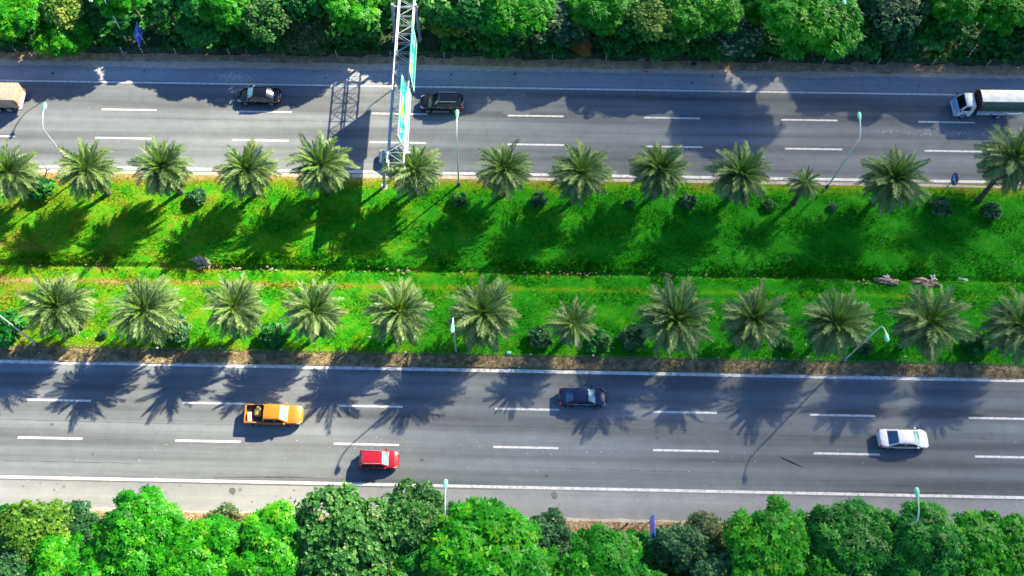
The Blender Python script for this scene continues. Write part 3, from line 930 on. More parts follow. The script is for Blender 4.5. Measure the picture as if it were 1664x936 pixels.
# low growth under the trees, one mass on each side
def undergrowth(name, n, seed, ys, mat, zmax):
    rs = np.random.RandomState(seed)
    x = rs.uniform(-75, 78, n); y = rs.uniform(ys[0], ys[1], n)
    clump = 0.5 + 0.5 * np.sin(x * 1.3 + np.sin(y * 1.1) * 2) * np.sin(y * 1.7 + x * 0.3)
    z = rs.uniform(0.05, 1, n) ** 0.7 * zmax * (0.35 + 0.65 * clump) * np.clip((np.abs(y - ys[2])) / 1.2, 0.15, 1)
    k = ~((x > -13) & (x < -6.3) & (y > 66.4) & (y < 69.5)) & ~((x > -41.5) & (x < -38.6) & (y > 60) & (y < 68.5))
    x, y, z, clump = x[k], y[k], z[k], clump[k]; n = len(x)
    P = np.stack([x, y, z], 1)
    Nn = np.tile(np.array([0, 0, 1.0]), (n, 1)) + rs.normal(0, 0.35, (n, 3)); Nn /= np.linalg.norm(Nn, axis=1, keepdims=True)
    Q, t = rosettes(P, Nn, 5, 0.33, 0.10, 0.2, rs, 0.4 + 0.25 * clump, 0.2)
    o = link_mesh(name, quads_mesh(name, Q, t, mat)); tag(o, kind='stuff')
undergrowth('undergrowth', 46000, 5, (66.2, 88, 66.0), MAT['leafD'], 1.9)
undergrowth('near_undergrowth', 44000, 6, (-14, 13.6, 13.9), MAT['leafE'], 2.9)


# ------------------------------------------------------------------ palms
def frond_mesh(name, L, droop, mat, seed, lw=0.60, npair=46, vup=0.45):
    rs = np.random.RandomState(seed)
    ns = 9
    pts = [Vector((0, 0, 0))]; ang = 0.0
    for i in range(ns):
        ang = -droop * ((i + 0.5) / ns) ** 1.4
        pts.append(pts[-1] + Vector((math.cos(ang), 0, math.sin(ang))) * (L / ns))
    def at(s):
        f = s * ns; i = min(int(f), ns - 1); k = f - i
        d = (pts[i + 1] - pts[i]).normalized()
        return pts[i].lerp(pts[i + 1], k), d
    Q = []; T = []
    for side in (-1, 1):                                   # flat rachis in two strips
        for i in range(ns):
            w0 = 0.05 * (1 - i / ns) + 0.012; w1 = 0.05 * (1 - (i + 1) / ns) + 0.012
            a, b = pts[i], pts[i + 1]
            Q.append([a + Vector((0, 0, 0.025)), a + Vector((0, side * w0, 0)), b + Vector((0, side * w1, 0)), b + Vector((0, 0, 0.02))]); T.append(0.95)
    for i in range(npair):
        s = 0.13 + 0.86 * (i + 0.5) / npair
        p, d = at(s)
        up = Vector((-d.z, 0, d.x))
        ll = lw * (0.45 + 0.55 * math.sin(math.pi * min(1, s * 0.95 + 0.12))) * rs.uniform(0.85, 1.12)
        for side in (-1, 1):
            v = vup + rs.uniform(-0.5, 0.5)
            fwd = 0.75 + rs.uniform(-0.15, 0.15) + 0.5 * s
            dirv = (Vector((0, side, 0)) + d * fwd + up * v).normalized()
            wv = d * (0.036 * rs.uniform(0.8, 1.2))
            tip = p + dirv * ll - Vector((0, 0, 0.07 * ll / lw))
            midp = p + dirv * ll * 0.45
            Q.append([p - wv * 0.7, midp - wv, tip, midp + wv]); T.append(min(1, max(0, 0.45 + rs.normal(0, 0.16) + 0.15 * s)))
    Qa = np.array([[tuple(v) for v in q] for q in Q])
    return quads_mesh(name, Qa, np.array(T), MAT[mat])


FR = [frond_mesh('frond', 2.75, 0.85, 'frond', 1), frond_mesh('frond', 2.65, 1.15, 'frond', 2), frond_mesh('frond', 2.8, 0.6, 'frond', 3)]
FR_OLD = [frond_mesh('frond', 2.7, 1.0, 'frond', 4), frond_mesh('frond', 2.6, 0.7, 'frond', 5)]
FR_DEAD = [frond_mesh('frond', 2.2, 1.2, 'frond_dead', 8, 0.4, 26)]
FR_YOUNG = [frond_mesh('frond', 2.3, 0.35, 'frond_young', 6, 0.32), frond_mesh('frond', 2.0, 0.2, 'frond_young', 7, 0.26)]
m = MB()
zz = [0, 0.15, 0.5, 1.0, 1.6, 2.4, 3.2, 3.9, 4.4, 4.75, 5.0]
rr = [0.36, 0.30, 0.24, 0.21, 0.20, 0.19, 0.20, 0.23, 0.28, 0.25, 0.12]
pp = []; rad = []
for i, (z, r) in enumerate(zip(zz, rr)):
    pp.append((0, 0, z)); rad.append(r)
m.tube(pp, rad, 10)
for k in range(46):                                        # old leaf bases on the trunk
    z = 0.5 + k * 0.095; a = k * 2.4
    r = float(np.interp(z, zz, rr))
    m.box(r * math.cos(a) - 0.05, r * math.cos(a) + 0.05, r * math.sin(a) - 0.05, r * math.sin(a) + 0.05, z, z + 0.10)
o = m.build('trunk', MAT['bark'], None); TRUNK = o.data; bpy.data.objects.remove(o)
m = MB(); m.tube([(0, 0, -0.15), (0, 0, 0.05), (0, 0, 0.32), (0, 0, 0.5)], [0.2, 0.22, 0.12, 0.02], 8)
o = m.build('crown_heart', simple('palm_heart', (0.22, 0.26, 0.08), 0.7), None, 60); HEART = o.data; bpy.data.objects.remove(o)


def palm(x, y, h, s, label, group, seed, lean=(0, 0), nf=135, zb=0.0):
    rs = random.Random(seed)
    s *= 1.12
    root = empty('palm_tree', (x, y, zb), rs.uniform(0, 6.28), label, 'palm', group)
    hx, hy = lean
    if not hx: hx, hy = rs.uniform(-.35, .35), rs.uniform(-.25, .25)
    root.rotation_euler.z = 0
    t = link_mesh('trunk', TRUNK, root)
    d = Vector((hx, hy, h))
    t.rotation_euler = d.to_track_quat('Z', 'Y').to_euler()
    t.scale = (0.9 + 0.2 * s, 0.9 + 0.2 * s, d.length / 5.0)
    hd = link_mesh('crown_heart', HEART, root); hd.location = (hx, hy, h); hd.scale = (s, s, s)
    ph = rs.uniform(0, 6.28)
    nf = int(nf * rs.uniform(0.85, 1.1)); dead = rs.choice((1, 3, 5, 8)); up_ = rs.uniform(74, 88); span = rs.uniform(142, 160); side_ = rs.uniform(0, 6.28)
    for k in range(nf):
        f = (k + 0.5) / nf                                  # 0 = youngest, 1 = oldest
        az = ph + k * 2.39996 + rs.uniform(-0.16, 0.16)
        el = R(up_ - span * f ** 0.72) + rs.uniform(-0.16, 0.16) + 0.10 * math.cos(az - side_)
        if k >= nf - dead: me = FR_DEAD[0]
        elif k < 11: me = FR_YOUNG[k % 2]
        elif f > 0.62: me = FR_OLD[k % 2]
        else: me = FR[k % 3]
        fr = link_mesh('frond', me, root)
        out = 0.12 * s
        fr.location = (hx + math.cos(az) * out, hy + math.sin(az) * out, h + 0.22 * s * (0.5 - f))
        fr.rotation_euler = (rs.uniform(-0.7, 0.7), -el, az)
        q = s * rs.uniform(0.80, 1.12)
        fr.scale = (q, q, q)
    return root


GU = 'palms along the far side of the median'
GL = 'palms along the near side of the median'
upper = [(-48.94, 47.2, .98, 'palm with an orange fruit stalk at the far left of the upper median row'),
         (-40.7, 47.6, .98, 'second palm of the upper row, its lamp pole rising just behind it'),
         (-33.0, 47.9, .97, 'upper row palm with a small round bush at its right foot'),
         (-24.88, 47.9, 1.02, 'upper row palm below and left of the black sedan'),
         (-17.3, 48.2, 1.08, 'upper row palm left of the gantry shadow on the road'),
         (-7.89, 48.3, .98, 'upper row palm hiding the car beneath the sign gantry'),
         (1.19, 48.3, .98, 'upper row palm right of the slim lamp pole in the middle'),
         (8.93, 48.0, 1.04, 'upper row palm fourth from the lamp with dense dark lower fronds'),
         (17.0, 48.4, .98, 'upper row palm with a bush close to its right, right of the centre'),
         (24.89, 48.2, 1.05, 'upper row palm just left of the smallest palm'),
         (31.66, 47.77, .62, 'smallest palm of the upper row with a bare slanted trunk'),
         (40.02, 48.0, 1.10, 'large bushy palm right of the right median lamp pole'),
         (51.2, 48.3, 1.18, 'leaning palm at the far right beside the round blue sign')]
for i, (x, y, s, lab) in enumerate(upper):
    h = 5.2
    kw = {}
    yy = y
    if i == 10: h = 4.2
    if i == 12: kw = dict(lean=(1.0, 1.6), nf=110); h = 5.6; yy = 48.6
    p_ = palm(x, yy, h, s, lab, GU, 40 + i, zb=0.05, **({'nf': 66} if i == 10 else kw))
    if i == 0:
        mb = MB()
        for k in range(7):
            a = k * 0.9
            mb.tube([(0, 0, h + 0.1), (math.cos(a) * 0.35, math.sin(a) * 0.35, h + 0.45), (math.cos(a) * 0.7, math.sin(a) * 0.7, h + 0.35)], [0.04, 0.05, 0.06], 5)
        mb.build('fruit_stalk', MAT['fruit'], p_)
lower = [(-40.6, 32.46, 1.05, 'lower row palm at the far left beside the bent lamp arm'),
         (-32.5, 32.5, 1.10, 'lower row palm with a dark bush tucked under its right side'),
         (-24.1, 32.5, 1.0, 'lower row palm on its own at left, third in the near row'),
         (-16.6, 32.46, .98, 'lower row palm right of the dark bush, above the orange pickup'),
         (-8.55, 32.7, 1.08, 'lower row palm left of the middle near lamp'),
         (-0.61, 32.7, 1.15, 'lower row palm touching the middle near lamp on its right'),
         (7.5, 32.1, .80, 'smallest lower row palm, a dark bush on each side of it'),
         (17.43, 32.42, 1.20, 'biggest lower row palm, above the dash right of the navy car'),
         (24.89, 32.3, 1.04, 'lower row palm right of the biggest one'),
         (32.26, 32.3, 1.05, 'lower row palm at the foot of the right near lamp'),
         (40.82, 32.4, 1.15, 'lower row palm right of the mint lamp head, above the white car'),
         (49.2, 32.2, 1.08, 'lower row palm cut by the right edge of the view')]
for i, (x, y, s, lab) in enumerate(lower):
    palm(x, y, 5.3 if i != 6 else 4.6, s, lab, GL, 70 + i, zb=0.03, nf=135 if i != 6 else 95)

# round shrubs in the median
KINDS['B'] = (6, 0.85, 0.28, 0.25, 420, 10, 0.42, 0.22, 'leafD')
KINDS['BG'] = (6, 0.75, 0.24, 0.25, 480, 10, 0.45, 0.25, 'leafG')
bush_me = []
for kk, sd in (('B', 1), ('BG', 2), ('B', 3), ('BG', 4)):
    me, lob = make_crown(kk, sd)
    to = make_trunk(lob, sd, True); tm = to.data; bpy.data.objects.remove(to)
    bush_me.append((me, tm))
shr = [(-47.6, 47.6, 1.5, 'dark bush right of the leftmost upper palm'), (-31.0, 47.1, 1.1, 'round bush at the right foot of the third upper palm'),
       (-3.5, 47.2, 1.0, 'round bush at the foot of the middle far lamp pole'), (4.92, 47.4, 1.0, 'bush between the two upper palms right of the middle lamp'),
       (14.4, 47.2, .6, 'small bush left of an upper palm near the centre right'), (20.5, 47.5, 1.0, 'bush right of the same upper palm near the centre right'),
       (29.0, 47.3, .75, 'low bush left of the smallest upper palm'), (35.6, 47.2, .55, 'small brownish tuft right of the smallest upper palm'),
       (46.6, 47.3, 1.25, 'blue green bush left of the leaning palm'), (51.9, 46.9, 1.1, 'pale leaved bush under the leaning palm'),
       (-47.6, 31.9, 2.0, 'large dark bush under the left bent lamp head'), (-30.9, 32.0, 1.7, 'dark bush under the right side of the second lower palm'),
       (-21.0, 31.6, 1.6, 'dark bush left of the fourth lower palm, above the orange pickup'), (4.9, 32.0, 1.3, 'dark bush left of the smallest lower palm'),
       (10.6, 31.7, 1.4, 'dark bush right of the smallest lower palm'), (14.0, 32.1, 1.5, 'dark bush left of the biggest lower palm'),
       (29.0, 31.7, .85, 'small dark bush left of the palm by the right near lamp'), (36.6, 31.8, .95, 'dark round bush below the right near lamp arm'),
       (47.3, 32.2, 1.3, 'dark bush left of the palm at the right edge'), (-38.2, 31.6, .5, 'tiny bush between the first two lower palms')]
for i, (x, y, r, lab) in enumerate(shr):
    me, tm = bush_me[i % 4]
    if 'blue green' in lab or 'pale' in lab: me, tm = bush_me[1]
    root = empty('round_bush', (x, y, med_z(y)), i * 1.3, lab, 'bush', 'bushes between the median palms')
    s = r / R0 * 0.82
    c = link_mesh('foliage', me, root); c.location = (0, 0, r * 0.45); c.scale = (s, s, s)
    t = link_mesh('stem', tm, root); t.location = (0, 0, r * 0.45); t.scale = (s * .6, s * .6, r * 0.45 / 5.2)


# ------------------------------------------------------------------ street lamps
def arc_pts(z0, reach, ztip, n=9):
    pts = []
    for i in range(n):
        a = math.pi / 2 * i / (n - 1) * 0.86
        pts.append((0, reach * (1 - math.cos(a)) / (1 - math.cos(math.pi / 2 * 0.86)), z0 + (ztip - z0) * math.sin(a) / math.sin(math.pi / 2 * 0.86)))
    return pts


def make_lamp(reach):
    root = empty('street_lamp')
    m = MB(); m.tube([(0, 0, 0), (0, 0, 4.5), (0, 0, 8.9)], [0.095, 0.08, 0.06], 10); m.build('pole', MAT['pole'], root, 60)
    m = MB(); m.box(-0.2, 0.2, -0.2, 0.2, 0, 0.05); m.tube([(0, 0, 0.05), (0, 0, 0.5)], 0.15, 8); m.build('base_plate', MAT['post_dark'], root)
    m = MB(); m.tube([(0, 0, 8.9)] + arc_pts(9.0, reach - 0.3, 10.05), [0.06] + [0.055] * 9, 8); m.build('arm', MAT['pole'], root, 60)
    m = MB(); rings = []
    for u, w, h in ((-0.42, 0.07, 0.05), (-0.35, 0.12, 0.08), (-0.12, 0.175, 0.12), (0.18, 0.20, 0.13), (0.37, 0.17, 0.09), (0.46, 0.08, 0.05)):
        rings.append([(w * math.cos(a), reach + u, 10.06 + u * 0.1 + h * math.sin(a)) for a in [k * math.pi / 6 for k in range(12)]])
    m.loft(rings); hd = m.build('lamp_head', MAT['mint'], root, 60)
    m = MB(); m.box(-0.15, 0.15, reach - 0.1, reach + 0.36, 9.90, 9.955); m.build('lens', MAT['lens'], hd)
    return root


lampA = make_lamp(2.1)
lampB = make_lamp(1.3)
GLP = 'street lamps with mint green heads'
lamps = [(lampA, -43.98, 49.45, 0, 'lamp in the upper median at left, its mint head over the far road'),
         (lampA, -3.56, 49.35, 0, 'slim lamp in the middle of the upper median, head over the black sport utility car'),
         (lampA, 35.44, 49.8, 0, 'lamp in the upper median at right, leaning over the far road near the white truck'),
         (lampB, -44.6, 30.45, math.pi, 'near side median lamp at the far left with its arm bent down'),
         (lampB, -3.28, 30.43, math.pi, 'near side median lamp in the middle, seen almost end on'),
         (lampB, 34.5, 30.35, math.pi, 'near side median lamp at right with its arm hooked over the lawn'),
         (lampA, -42.0, 67.2, math.pi, 'roadside lamp pole leaning across the forest beside the blue sign'),
         (lampA, -3.95, 68.7, math.pi, 'roadside lamp pole rising from the yellow green shrub right of the gantry'),
         (lampA, 35.9, 68.15, math.pi, 'roadside lamp pole in front of the biggest bright tree'),
         (lampA, -3.39, 13.35, 0, 'near roadside lamp whose mint head shows below the red car'),
         (lampA, 34.87, 13.45, 0, 'near roadside lamp whose mint head shows below the white car')]
used = set()
for (src, x, y, rz, lab) in lamps:
    if id(src) in used: o = copy_tree(src)
    else: o = src; used.add(id(src))
    o.location = (x, y, med_z(y) if 28 < y < 51 else 0.0); o.rotation_euler = (0, 0, rz)
    tag(o, lab, 'street lamp', GLP)


# ------------------------------------------------------------------ sign gantry
gan = empty('sign_gantry', (-9.6, 58, 0), 0, 'grey lattice gantry across the far road with green direction boards', 'gantry')
gx, gy = -9.6, 58.0
XL, XR, ZB, ZT = -0.85, 0.78, 5.9, 7.15
YN, YF = 47.6 - gy, 70.5 - gy
UNIT = None


def bar(name, a, b, r, mat, parent):
    global UNIT
    a = Vector(a); b = Vector(b)
    if UNIT is None:
        m = MB(); m.tube([(0, 0, 0), (0, 0, 1)], 1.0, 8)
        o = m.build(name, MAT['galv'], parent, 60); UNIT = o.data
    else:
        o = link_mesh(name, UNIT, parent)
    d = b - a
    o.location = a
    o.rotation_mode = 'QUATERNION'
    o.rotation_quaternion = d.to_track_quat('Z', 'Y')
    o.scale = (r, r, d.length)
    return o


for x in (XL, XR):
    for z in (ZB, ZT):
        bar('chord', (x, YN, z), (x, YF, z), 0.08, 'galv', gan)
nb = 19
for i in range(nb + 1):
    y = YN + (YF - YN) * i / nb
    for z in (ZB, ZT): bar('strut', (XL, y, z), (XR, y, z), 0.03, 'galv', gan)
    for x in (XL, XR): bar('strut', (x, y, ZB), (x, y, ZT), 0.03, 'galv', gan)
    if i < nb:
        y2 = YN + (YF - YN) * (i + 1) / nb
        a, b = (XL, XR) if i % 2 else (XR, XL)
        bar('brace', (a, y, ZT), (b, y2, ZT), 0.033, 'galv', gan)
        bar('brace', (b, y, ZB), (a, y2, ZB), 0.033, 'galv', gan)
        za, zb_ = (ZB, ZT) if i % 2 else (ZT, ZB)
        for x in (XL, XR): bar('brace', (x, y, za), (x, y2, zb_), 0.03, 'galv', gan)
for (bx, by, tx, ty) in ((-11.47, 48.97, -11.0, 49.5), (-8.1, 48.9, -8.45, 49.5), (-8.55, 68.3, -8.72, 68.25), (-11.45, 68.3, -11.22, 68.25)):
    bar('leg', (bx - gx, by - gy, 0), (tx - gx, ty - gy, 6.15), 0.18, 'galv', gan)
    m = MB(); m.box(bx - gx - 0.35, bx - gx + 0.35, by - gy - 0.35, by - gy + 0.35, -0.1, 0.12); m.build('footing', MAT['post'], gan)
for yy in (49.5 - gy, 68.25 - gy): bar('cross_beam', (-1.6, yy, 5.72), (1.15, yy, 5.72), 0.11, 'galv', gan)
# two boards hung on the side of the truss, faces towards +X, tops leaning back
def board(y0, y1, xb, xt, z0, z1, seed):
    rs = random.Random(seed)
    def P(u, v, off=0.0):                                   # u along the board, v up
        base = Vector((xb, y0 + (y1 - y0) * u, z0)); top = Vector((xt, y0 + (y1 - y0) * u, z1))
        n = Vector((z1 - z0, 0, xb - xt)).normalized()
        return base.lerp(top, v) + n * off
    m = MB()
    m.add([P(0, 0), P(1, 0), P(1, 1), P(0, 1), P(0, 0, -0.06), P(1, 0, -0.06), P(1, 1, -0.06), P(0, 1, -0.06)],
          [(0, 1, 2, 3), (4, 7, 6, 5), (0, 4, 5, 1), (1, 5, 6, 2), (2, 6, 7, 3), (3, 7, 4, 0)])
    bd = m.build('direction_board', MAT['sign_green'], gan)
    def quad(mm, u0, u1, v0, v1, off):
        mm.add([P(u0, v0, off), P(u1, v0, off), P(u1, v1, off), P(u0, v1, off)], [(0, 1, 2, 3)])
    m = MB()
    for a in ((0.008, 0.992, 0.015, 0.055), (0.008, 0.992, 0.945, 0.985), (0.008, 0.03, 0.055, 0.945), (0.97, 0.992, 0.055, 0.945)): quad(m, *a, 0.004)
    m.build('border', MAT['sign_white'], bd)
    m = MB()
    for row, v in enumerate((0.72, 0.45)):                  # rows of unreadable white strokes
        u = 0.10
        while u < 0.86:
            w = rs.uniform(0.012, 0.035)
            if rs.random() < 0.7: quad(m, u, u + w, v, v + rs.uniform(0.06, 0.10), 0.004)
            u += w + rs.uniform(0.008, 0.02)
    tag(m.build('legend', MAT['sign_white'], bd), kind='stuff')
    m = MB(); quad(m, 0.07 if seed == 2 else 0.38, 0.28 if seed == 2 else 0.56, 0.66, 0.93, 0.007); m.build('route_panel', MAT['sign_yellow'], bd)
board(49.9 - gy, 57.3 - gy, 0.92, 0.22, 4.9, 8.5, 1)
board(57.6 - gy, 63.9 - gy, 1.20, 0.98, 4.9, 8.5, 2)
m = MB()
for y in (51, 54, 56.5, 58.5, 61, 63.3): m.box(0.80, 0.98, y - gy - 0.04, y - gy + 0.04, 5.6, 5.7)
m.build('board_bracket', MAT['galv'], gan)

# ------------------------------------------------------------------ fences
def fence(y, xs, h, label, mat, zb, light_top=True):
    root = empty('wire_fence', (0, y, zb), 0, label, 'fence')
    m = MB(); m.box(-0.045, 0.045, -0.045, 0.045, 0, h); p0 = m.build('post', mat, root); pm = p0.data
    bpy.data.objects.remove(p0)
    cm = None
    for x in xs:
        o = link_mesh('post', pm, root); o.location = (x, 0, 0); o.rotation_euler = (random.uniform(-.06, .06), random.uniform(-.06, .06), 0)
        if light_top:
            if cm is None:
                m = MB(); m.box(-0.075, 0.075, -0.075, 0.075, 0, 0.12); c = m.build('post_cap', MAT['post'], o); cm = c.data
            else: c = link_mesh('post_cap', cm, o)
            c.location = (0, 0, h)
    for z in (h * 0.35, h * 0.68, h * 0.97):
        m = MB(); m.tube([(x, 0, z) if i % 2 == 0 else (x, 0, z - 0.03) for i, x in enumerate(frange(xs[0], xs[-1], 3.0))], 0.007, 4)
        m.build('wire', MAT['wire'], root)
fence(65.95, [-60.8 + 6.12 * i for i in range(21)], 1.0, 'low wire fence along the edge of the far forest', MAT['post'], 0, False)
fence(30.15, [-56.6 + 6.06 * i for i in range(20)], 0.7, 'low wire fence with capped posts along the near side of the median', MAT['post_dark'], 0.07)
fence(14.25, [-44.9 + 6.4 * i for i in range(16)], 1.0, 'low wire fence between the near shoulder and the trees', MAT['post_dark'], 0)


# ------------------------------------------------------------------ road signs
def striped_post(root, x, y, z1, name='post', r=0.05):
    m = MB(); m.tube([(x, y, 0), (x, y, z1)], r, 8); po = m.build(name, MAT['sign_white'], root)
    z = 0.25
    bm_ = None
    while z < z1 - 0.2:
        m = MB(); m.tube([(x, y, z), (x, y, z + 0.25)], r + 0.006, 8); m.build('red_band', MAT['red_band'], po)
        z += 0.5
# rectangular blue sign on two striped posts, facing traffic (+X)
s = empty('road_sign', (-40.0, 65.7, 0), 0, 'blue rectangular sign on two red and white posts, looking like a diamond from above', 'road sign')
striped_post(s, 0, 0, 1.8); striped_post(s, 0, 1.4, 1.8)
m = MB(); m.box(0.06, 0.10, -0.05, 1.82, 1.6, 3.55); p_ = m.build('panel', MAT['sign_blue'], s)
m = MB()
for (a, b, c_, d) in ((-0.02, 1.79, 1.63, 1.67), (-0.02, 1.79, 3.48, 3.52), (-0.02, 0.02, 1.67, 3.48), (1.75, 1.79, 1.67, 3.48)):
    m.box(0.10, 0.104, a, b, c_, d)
m.build('border', MAT['sign_white'], p_)
m = MB()
for (a, b, c_, d) in ((1.25, 1.55, 3.0, 3.3), (0.85, 1.15, 2.95, 3.25), (0.25, 0.70, 2.6, 3.15), (0.75, 0.95, 2.5, 2.8), (0.12, 0.4, 2.2, 2.5), (0.95, 1.15, 1.85, 2.75)):
    m.box(0.10, 0.105, a, b, c_, d)
tag(m.build('symbol', simple('sign_pale_blue', (0.45, 0.65, 0.95), 0.5), p_), kind='stuff')
# narrow blue sign by the near road, facing -X traffic
s = empty('road_sign', (14.5, 13.5, 0), 0, 'narrow looking blue sign with white lettering standing among the near shrubs', 'road sign')
striped_post(s, 0, -0.6, 2.3); striped_post(s, 0, 0.75, 2.3)
m = MB(); m.box(-0.12, -0.06, -0.85, 1.0, 2.2, 4.0); p_ = m.build('panel', MAT['sign_blue'], s)
p_.rotation_euler = (0, 0.03, 0)
m = MB()
for k in range(6):
    for v in (2.5, 3.0, 3.5): m.box(-0.126, -0.12, -0.7 + k * 0.27, -0.7 + k * 0.27 + 0.17, v, v + 0.26)
tag(m.build('legend', MAT['sign_white'], p_), kind='stuff')
# round dark blue sign by the leaning palm
s = empty('road_sign', (47.76, 49.7, 0), 0, 'round dark blue sign on a red and white post left of the leaning palm', 'road sign')
striped_post(s, 0, 0, 2.3, 'post', 0.06)
m = MB()
m.tube([(-0.10, 0.05, 2.2), (-0.06, 0.05, 2.2)], 0.66, 24); p_ = m.build('disc', MAT['sign_navy'], s); p_.rotation_euler = (0, 0.10, 0)
m = MB(); m.box(-0.112, -0.10, -0.45, 0.5, 2.13, 2.27); m.build('bar', MAT['sign_white'], p_)
s = empty('marker_post', (53.3, 66.7, 0), 0, 'red and white striped post in front of the dark trees at upper right', 'marker post')
striped_post(s, 0, 0, 3.0, 'post', 0.055)


# ------------------------------------------------------------------ vehicles
def prof_fn(pts):
    xs = [p[0] for p in pts]; zs = [p[1] for p in pts]
    return lambda x: float(np.interp(x, xs, zs))


def make_wheel(parent, x, y, r, side, wd=0.22):
    m = MB(); m.tube([(x, y - wd / 2, r), (x, y + wd / 2, r)], r, 18); w = m.build('wheel', MAT['tyre'], parent, 60)
    yy = y + side * (wd / 2 + 0.004)
    m = MB(); m.tube([(x, yy - 0.012, r), (x, yy + 0.006, r)], r * 0.66, 14); rim = m.build('rim', MAT['rim'], w)
    return w


def car(name, label, group, loc, heading, L, Wd, paint, wb, wt, rt, rb, zr, belt=0.93, hood=0.86, nose=0.66, deck=0.95, roofw=0.72, wheel_r=0.33,
        glass='glass_teal', rear='glass_dark', rails=False, bed=None, trim=False, kind='sedan', cat='car', side_step=False):
    root = empty(name, loc, heading, label, cat, group)
    w = Wd / 2; h = L / 2
    bodyz = 0.62 if bed else deck
    st = [(-h, .76, deck - .22, .48), (-h + .05, .84, deck - .08, .34), (-h + .18, .93, deck - .02, .26), (-h + .55, .985, deck, .2), (rb, 1.0, deck, .18), (0, 1.0, belt, .17), (wb - .1, 1.0, belt, .17),
          (wb + .15, .995, (belt + hood) / 2 + .01, .17), (wb + .45, .985, hood, .18), (h - .55, .95, (hood + nose) / 2 + .05, .2), (h - .25, .88, nose + .05, .23), (h - .08, .78, nose - .04, .30), (h, .64, nose - .16, .40)]
    if bed:
        st = [(-h, .94, .60, .40), (-h + .06, .98, .62, .32), (bed + .05, 1.0, .62, .25), (bed + .06, 1.0, belt, .22)] + st[5:]
    m = MB(); rings = []
    for (x, f, zt, zb) in st:
        W_ = w * f
        hh = zt - zb
        half = [(.80 * W_, zb), (.955 * W_, zb + .16 * hh), (1.0 * W_, zb + .5 * hh), (.985 * W_, zb + .78 * hh), (.93 * W_, zt - .05 * hh), (.80 * W_, zt), (.4 * W_, zt + .022)]
        rings.append([(x, -y, z) for y, z in half] + [(x, 0, zt + .03)] + [(x, y, z) for y, z in reversed(half)])
    m.loft(rings)
    body = m.build('body', MAT[paint], root, 45)
    # cabin
    zb = belt - 0.03
    rear_top = zr - (0.05 if kind == 'sedan' else 0.03)
    pf = prof_fn([(rb, zb + .02), (rt, rear_top), ((rt * 2 + wt) / 3, zr), ((rt + 2 * wt) / 3, zr + .005), (wt, zr - .045), (wb, zb + .02)])
    wl, wu = w * .91, w * roofw
    def half_at(z): return wl + (wu - wl) * (z - zb) / (zr - zb)
    xs = sorted(set([rb, rb + .02, (rb + rt) / 2, rt, rt + .08, (rt * 2 + wt) / 3, (rt + 2 * wt) / 3, wt - .08, wt, (wt * 2 + wb) / 3, (wt + 2 * wb) / 3, wb]))
    m = MB(); rings = []
    for x in xs:
        z = pf(x); hw = half_at(z)
        e = min(0.06, (z - zb) * 0.6)
        half = [(wl, zb - .05), (half_at(z - e), z - e), (hw * .94, z - e * .2), (hw * .70, z + .012), (hw * .3, z + .028)]
        rings.append([(x, -y, zz) for y, zz in half] + [(x, y, zz) for y, zz in reversed(half)])
    m.loft(rings); m.build('roof', MAT[paint], root, 50)
    def slope_panel(nm, xa, xb, mat, fr=.86):
        m = MB(); nx, ny = 4, 6; vs = []
        for i in range(nx + 1):
            x = xa + (xb - xa) * i / nx
            z = pf(x)
            for j in range(ny + 1):
                f = -1 + 2 * j / ny
                y = half_at(z) * fr * f
                vs.append((x, y, z + .032 - .022 * f * f + .006))
        m.add(vs, [(i * (ny + 1) + j, i * (ny + 1) + j + 1, (i + 1) * (ny + 1) + j + 1, (i + 1) * (ny + 1) + j) for i in range(nx) for j in range(ny)])
        return m.build(nm, MAT[mat], root, 60)
    ws = slope_panel('windscreen', wb - .04, wt + .03, glass)
    m = MB()
    for sgn in (-1, 1): m.tube([(wb - .03, sgn * .12, zb + .075), (wb - .16, sgn * .12 + .45, pf(wb - .16) + .05)], .012, 4)
    m.build('wiper', MAT['plastic'], ws)
    slope_panel('rear_window', rb + .05, rt - .03, rear, .82)
    zt_ = zr - .13; z0_ = zb + .05
    def wx(z): return wb + (wt - wb) * (z - zb) / (zr - zb) - .11
    def rx(z): return rb + (rt - rb) * (z - zb) / (zr - zb) + .12
    for sgn in (-1, 1):
        mid = (wb + rb) / 2 + .02
        for (fa, fb) in ((lambda z: rx(z), lambda z: mid - .04), (lambda z: mid + .04, lambda z: wx(z))):
            pl = []
            for z, f in ((z0_, fa), (z0_, fb), (zt_, fb), (zt_, fa)):
                pl.append((f(z), sgn * (half_at(z) + .010), z))
            m = MB(); m.add(pl, [(0, 1, 2, 3)]); m.build('side_window', MAT['glass_dark'], root)
        m = MB(); m.box(rb + .1, wb - .05, sgn * (wl + .012) - .012, sgn * (wl + .012) + .012, zb + .005, zb + .03)
        m.build('window_trim', MAT['chrome' if trim else 'plastic'], root)
        for hx in (mid - .55, mid + .45):
            m = MB(); m.box(hx, hx + .2, sgn * (w * .985) - .02, sgn * (w * .985) + .02, belt - .17, belt - .125, .008); m.build('door_handle', MAT['chrome'] if trim else MAT[paint], root)
        m = MB(); m.box(wb - .42, wb - .24, sgn * (w + .04) - .09, sgn * (w + .04) + .09, belt, belt + .14, .03); m.build('wing_mirror', MAT[paint], root, 60)
        m = MB()
        m.prism([(h - .52, sgn * w * .93, nose - .01), (h - .22, sgn * w * .87, nose - .07), (h - .09, sgn * w * .66, nose - .06), (h - .36, sgn * w * .72, nose + .035)], .06, (0, 0, 1))
        m.build('headlight', MAT['headlamp'], root)
        m = MB(); m.box(-h + .015, -h + .19, sgn * w * .82 - .13, sgn * w * .82 + .13, deck - .25, deck - .085, .03); m.build('tail_light', MAT['taillamp'], root, 60)
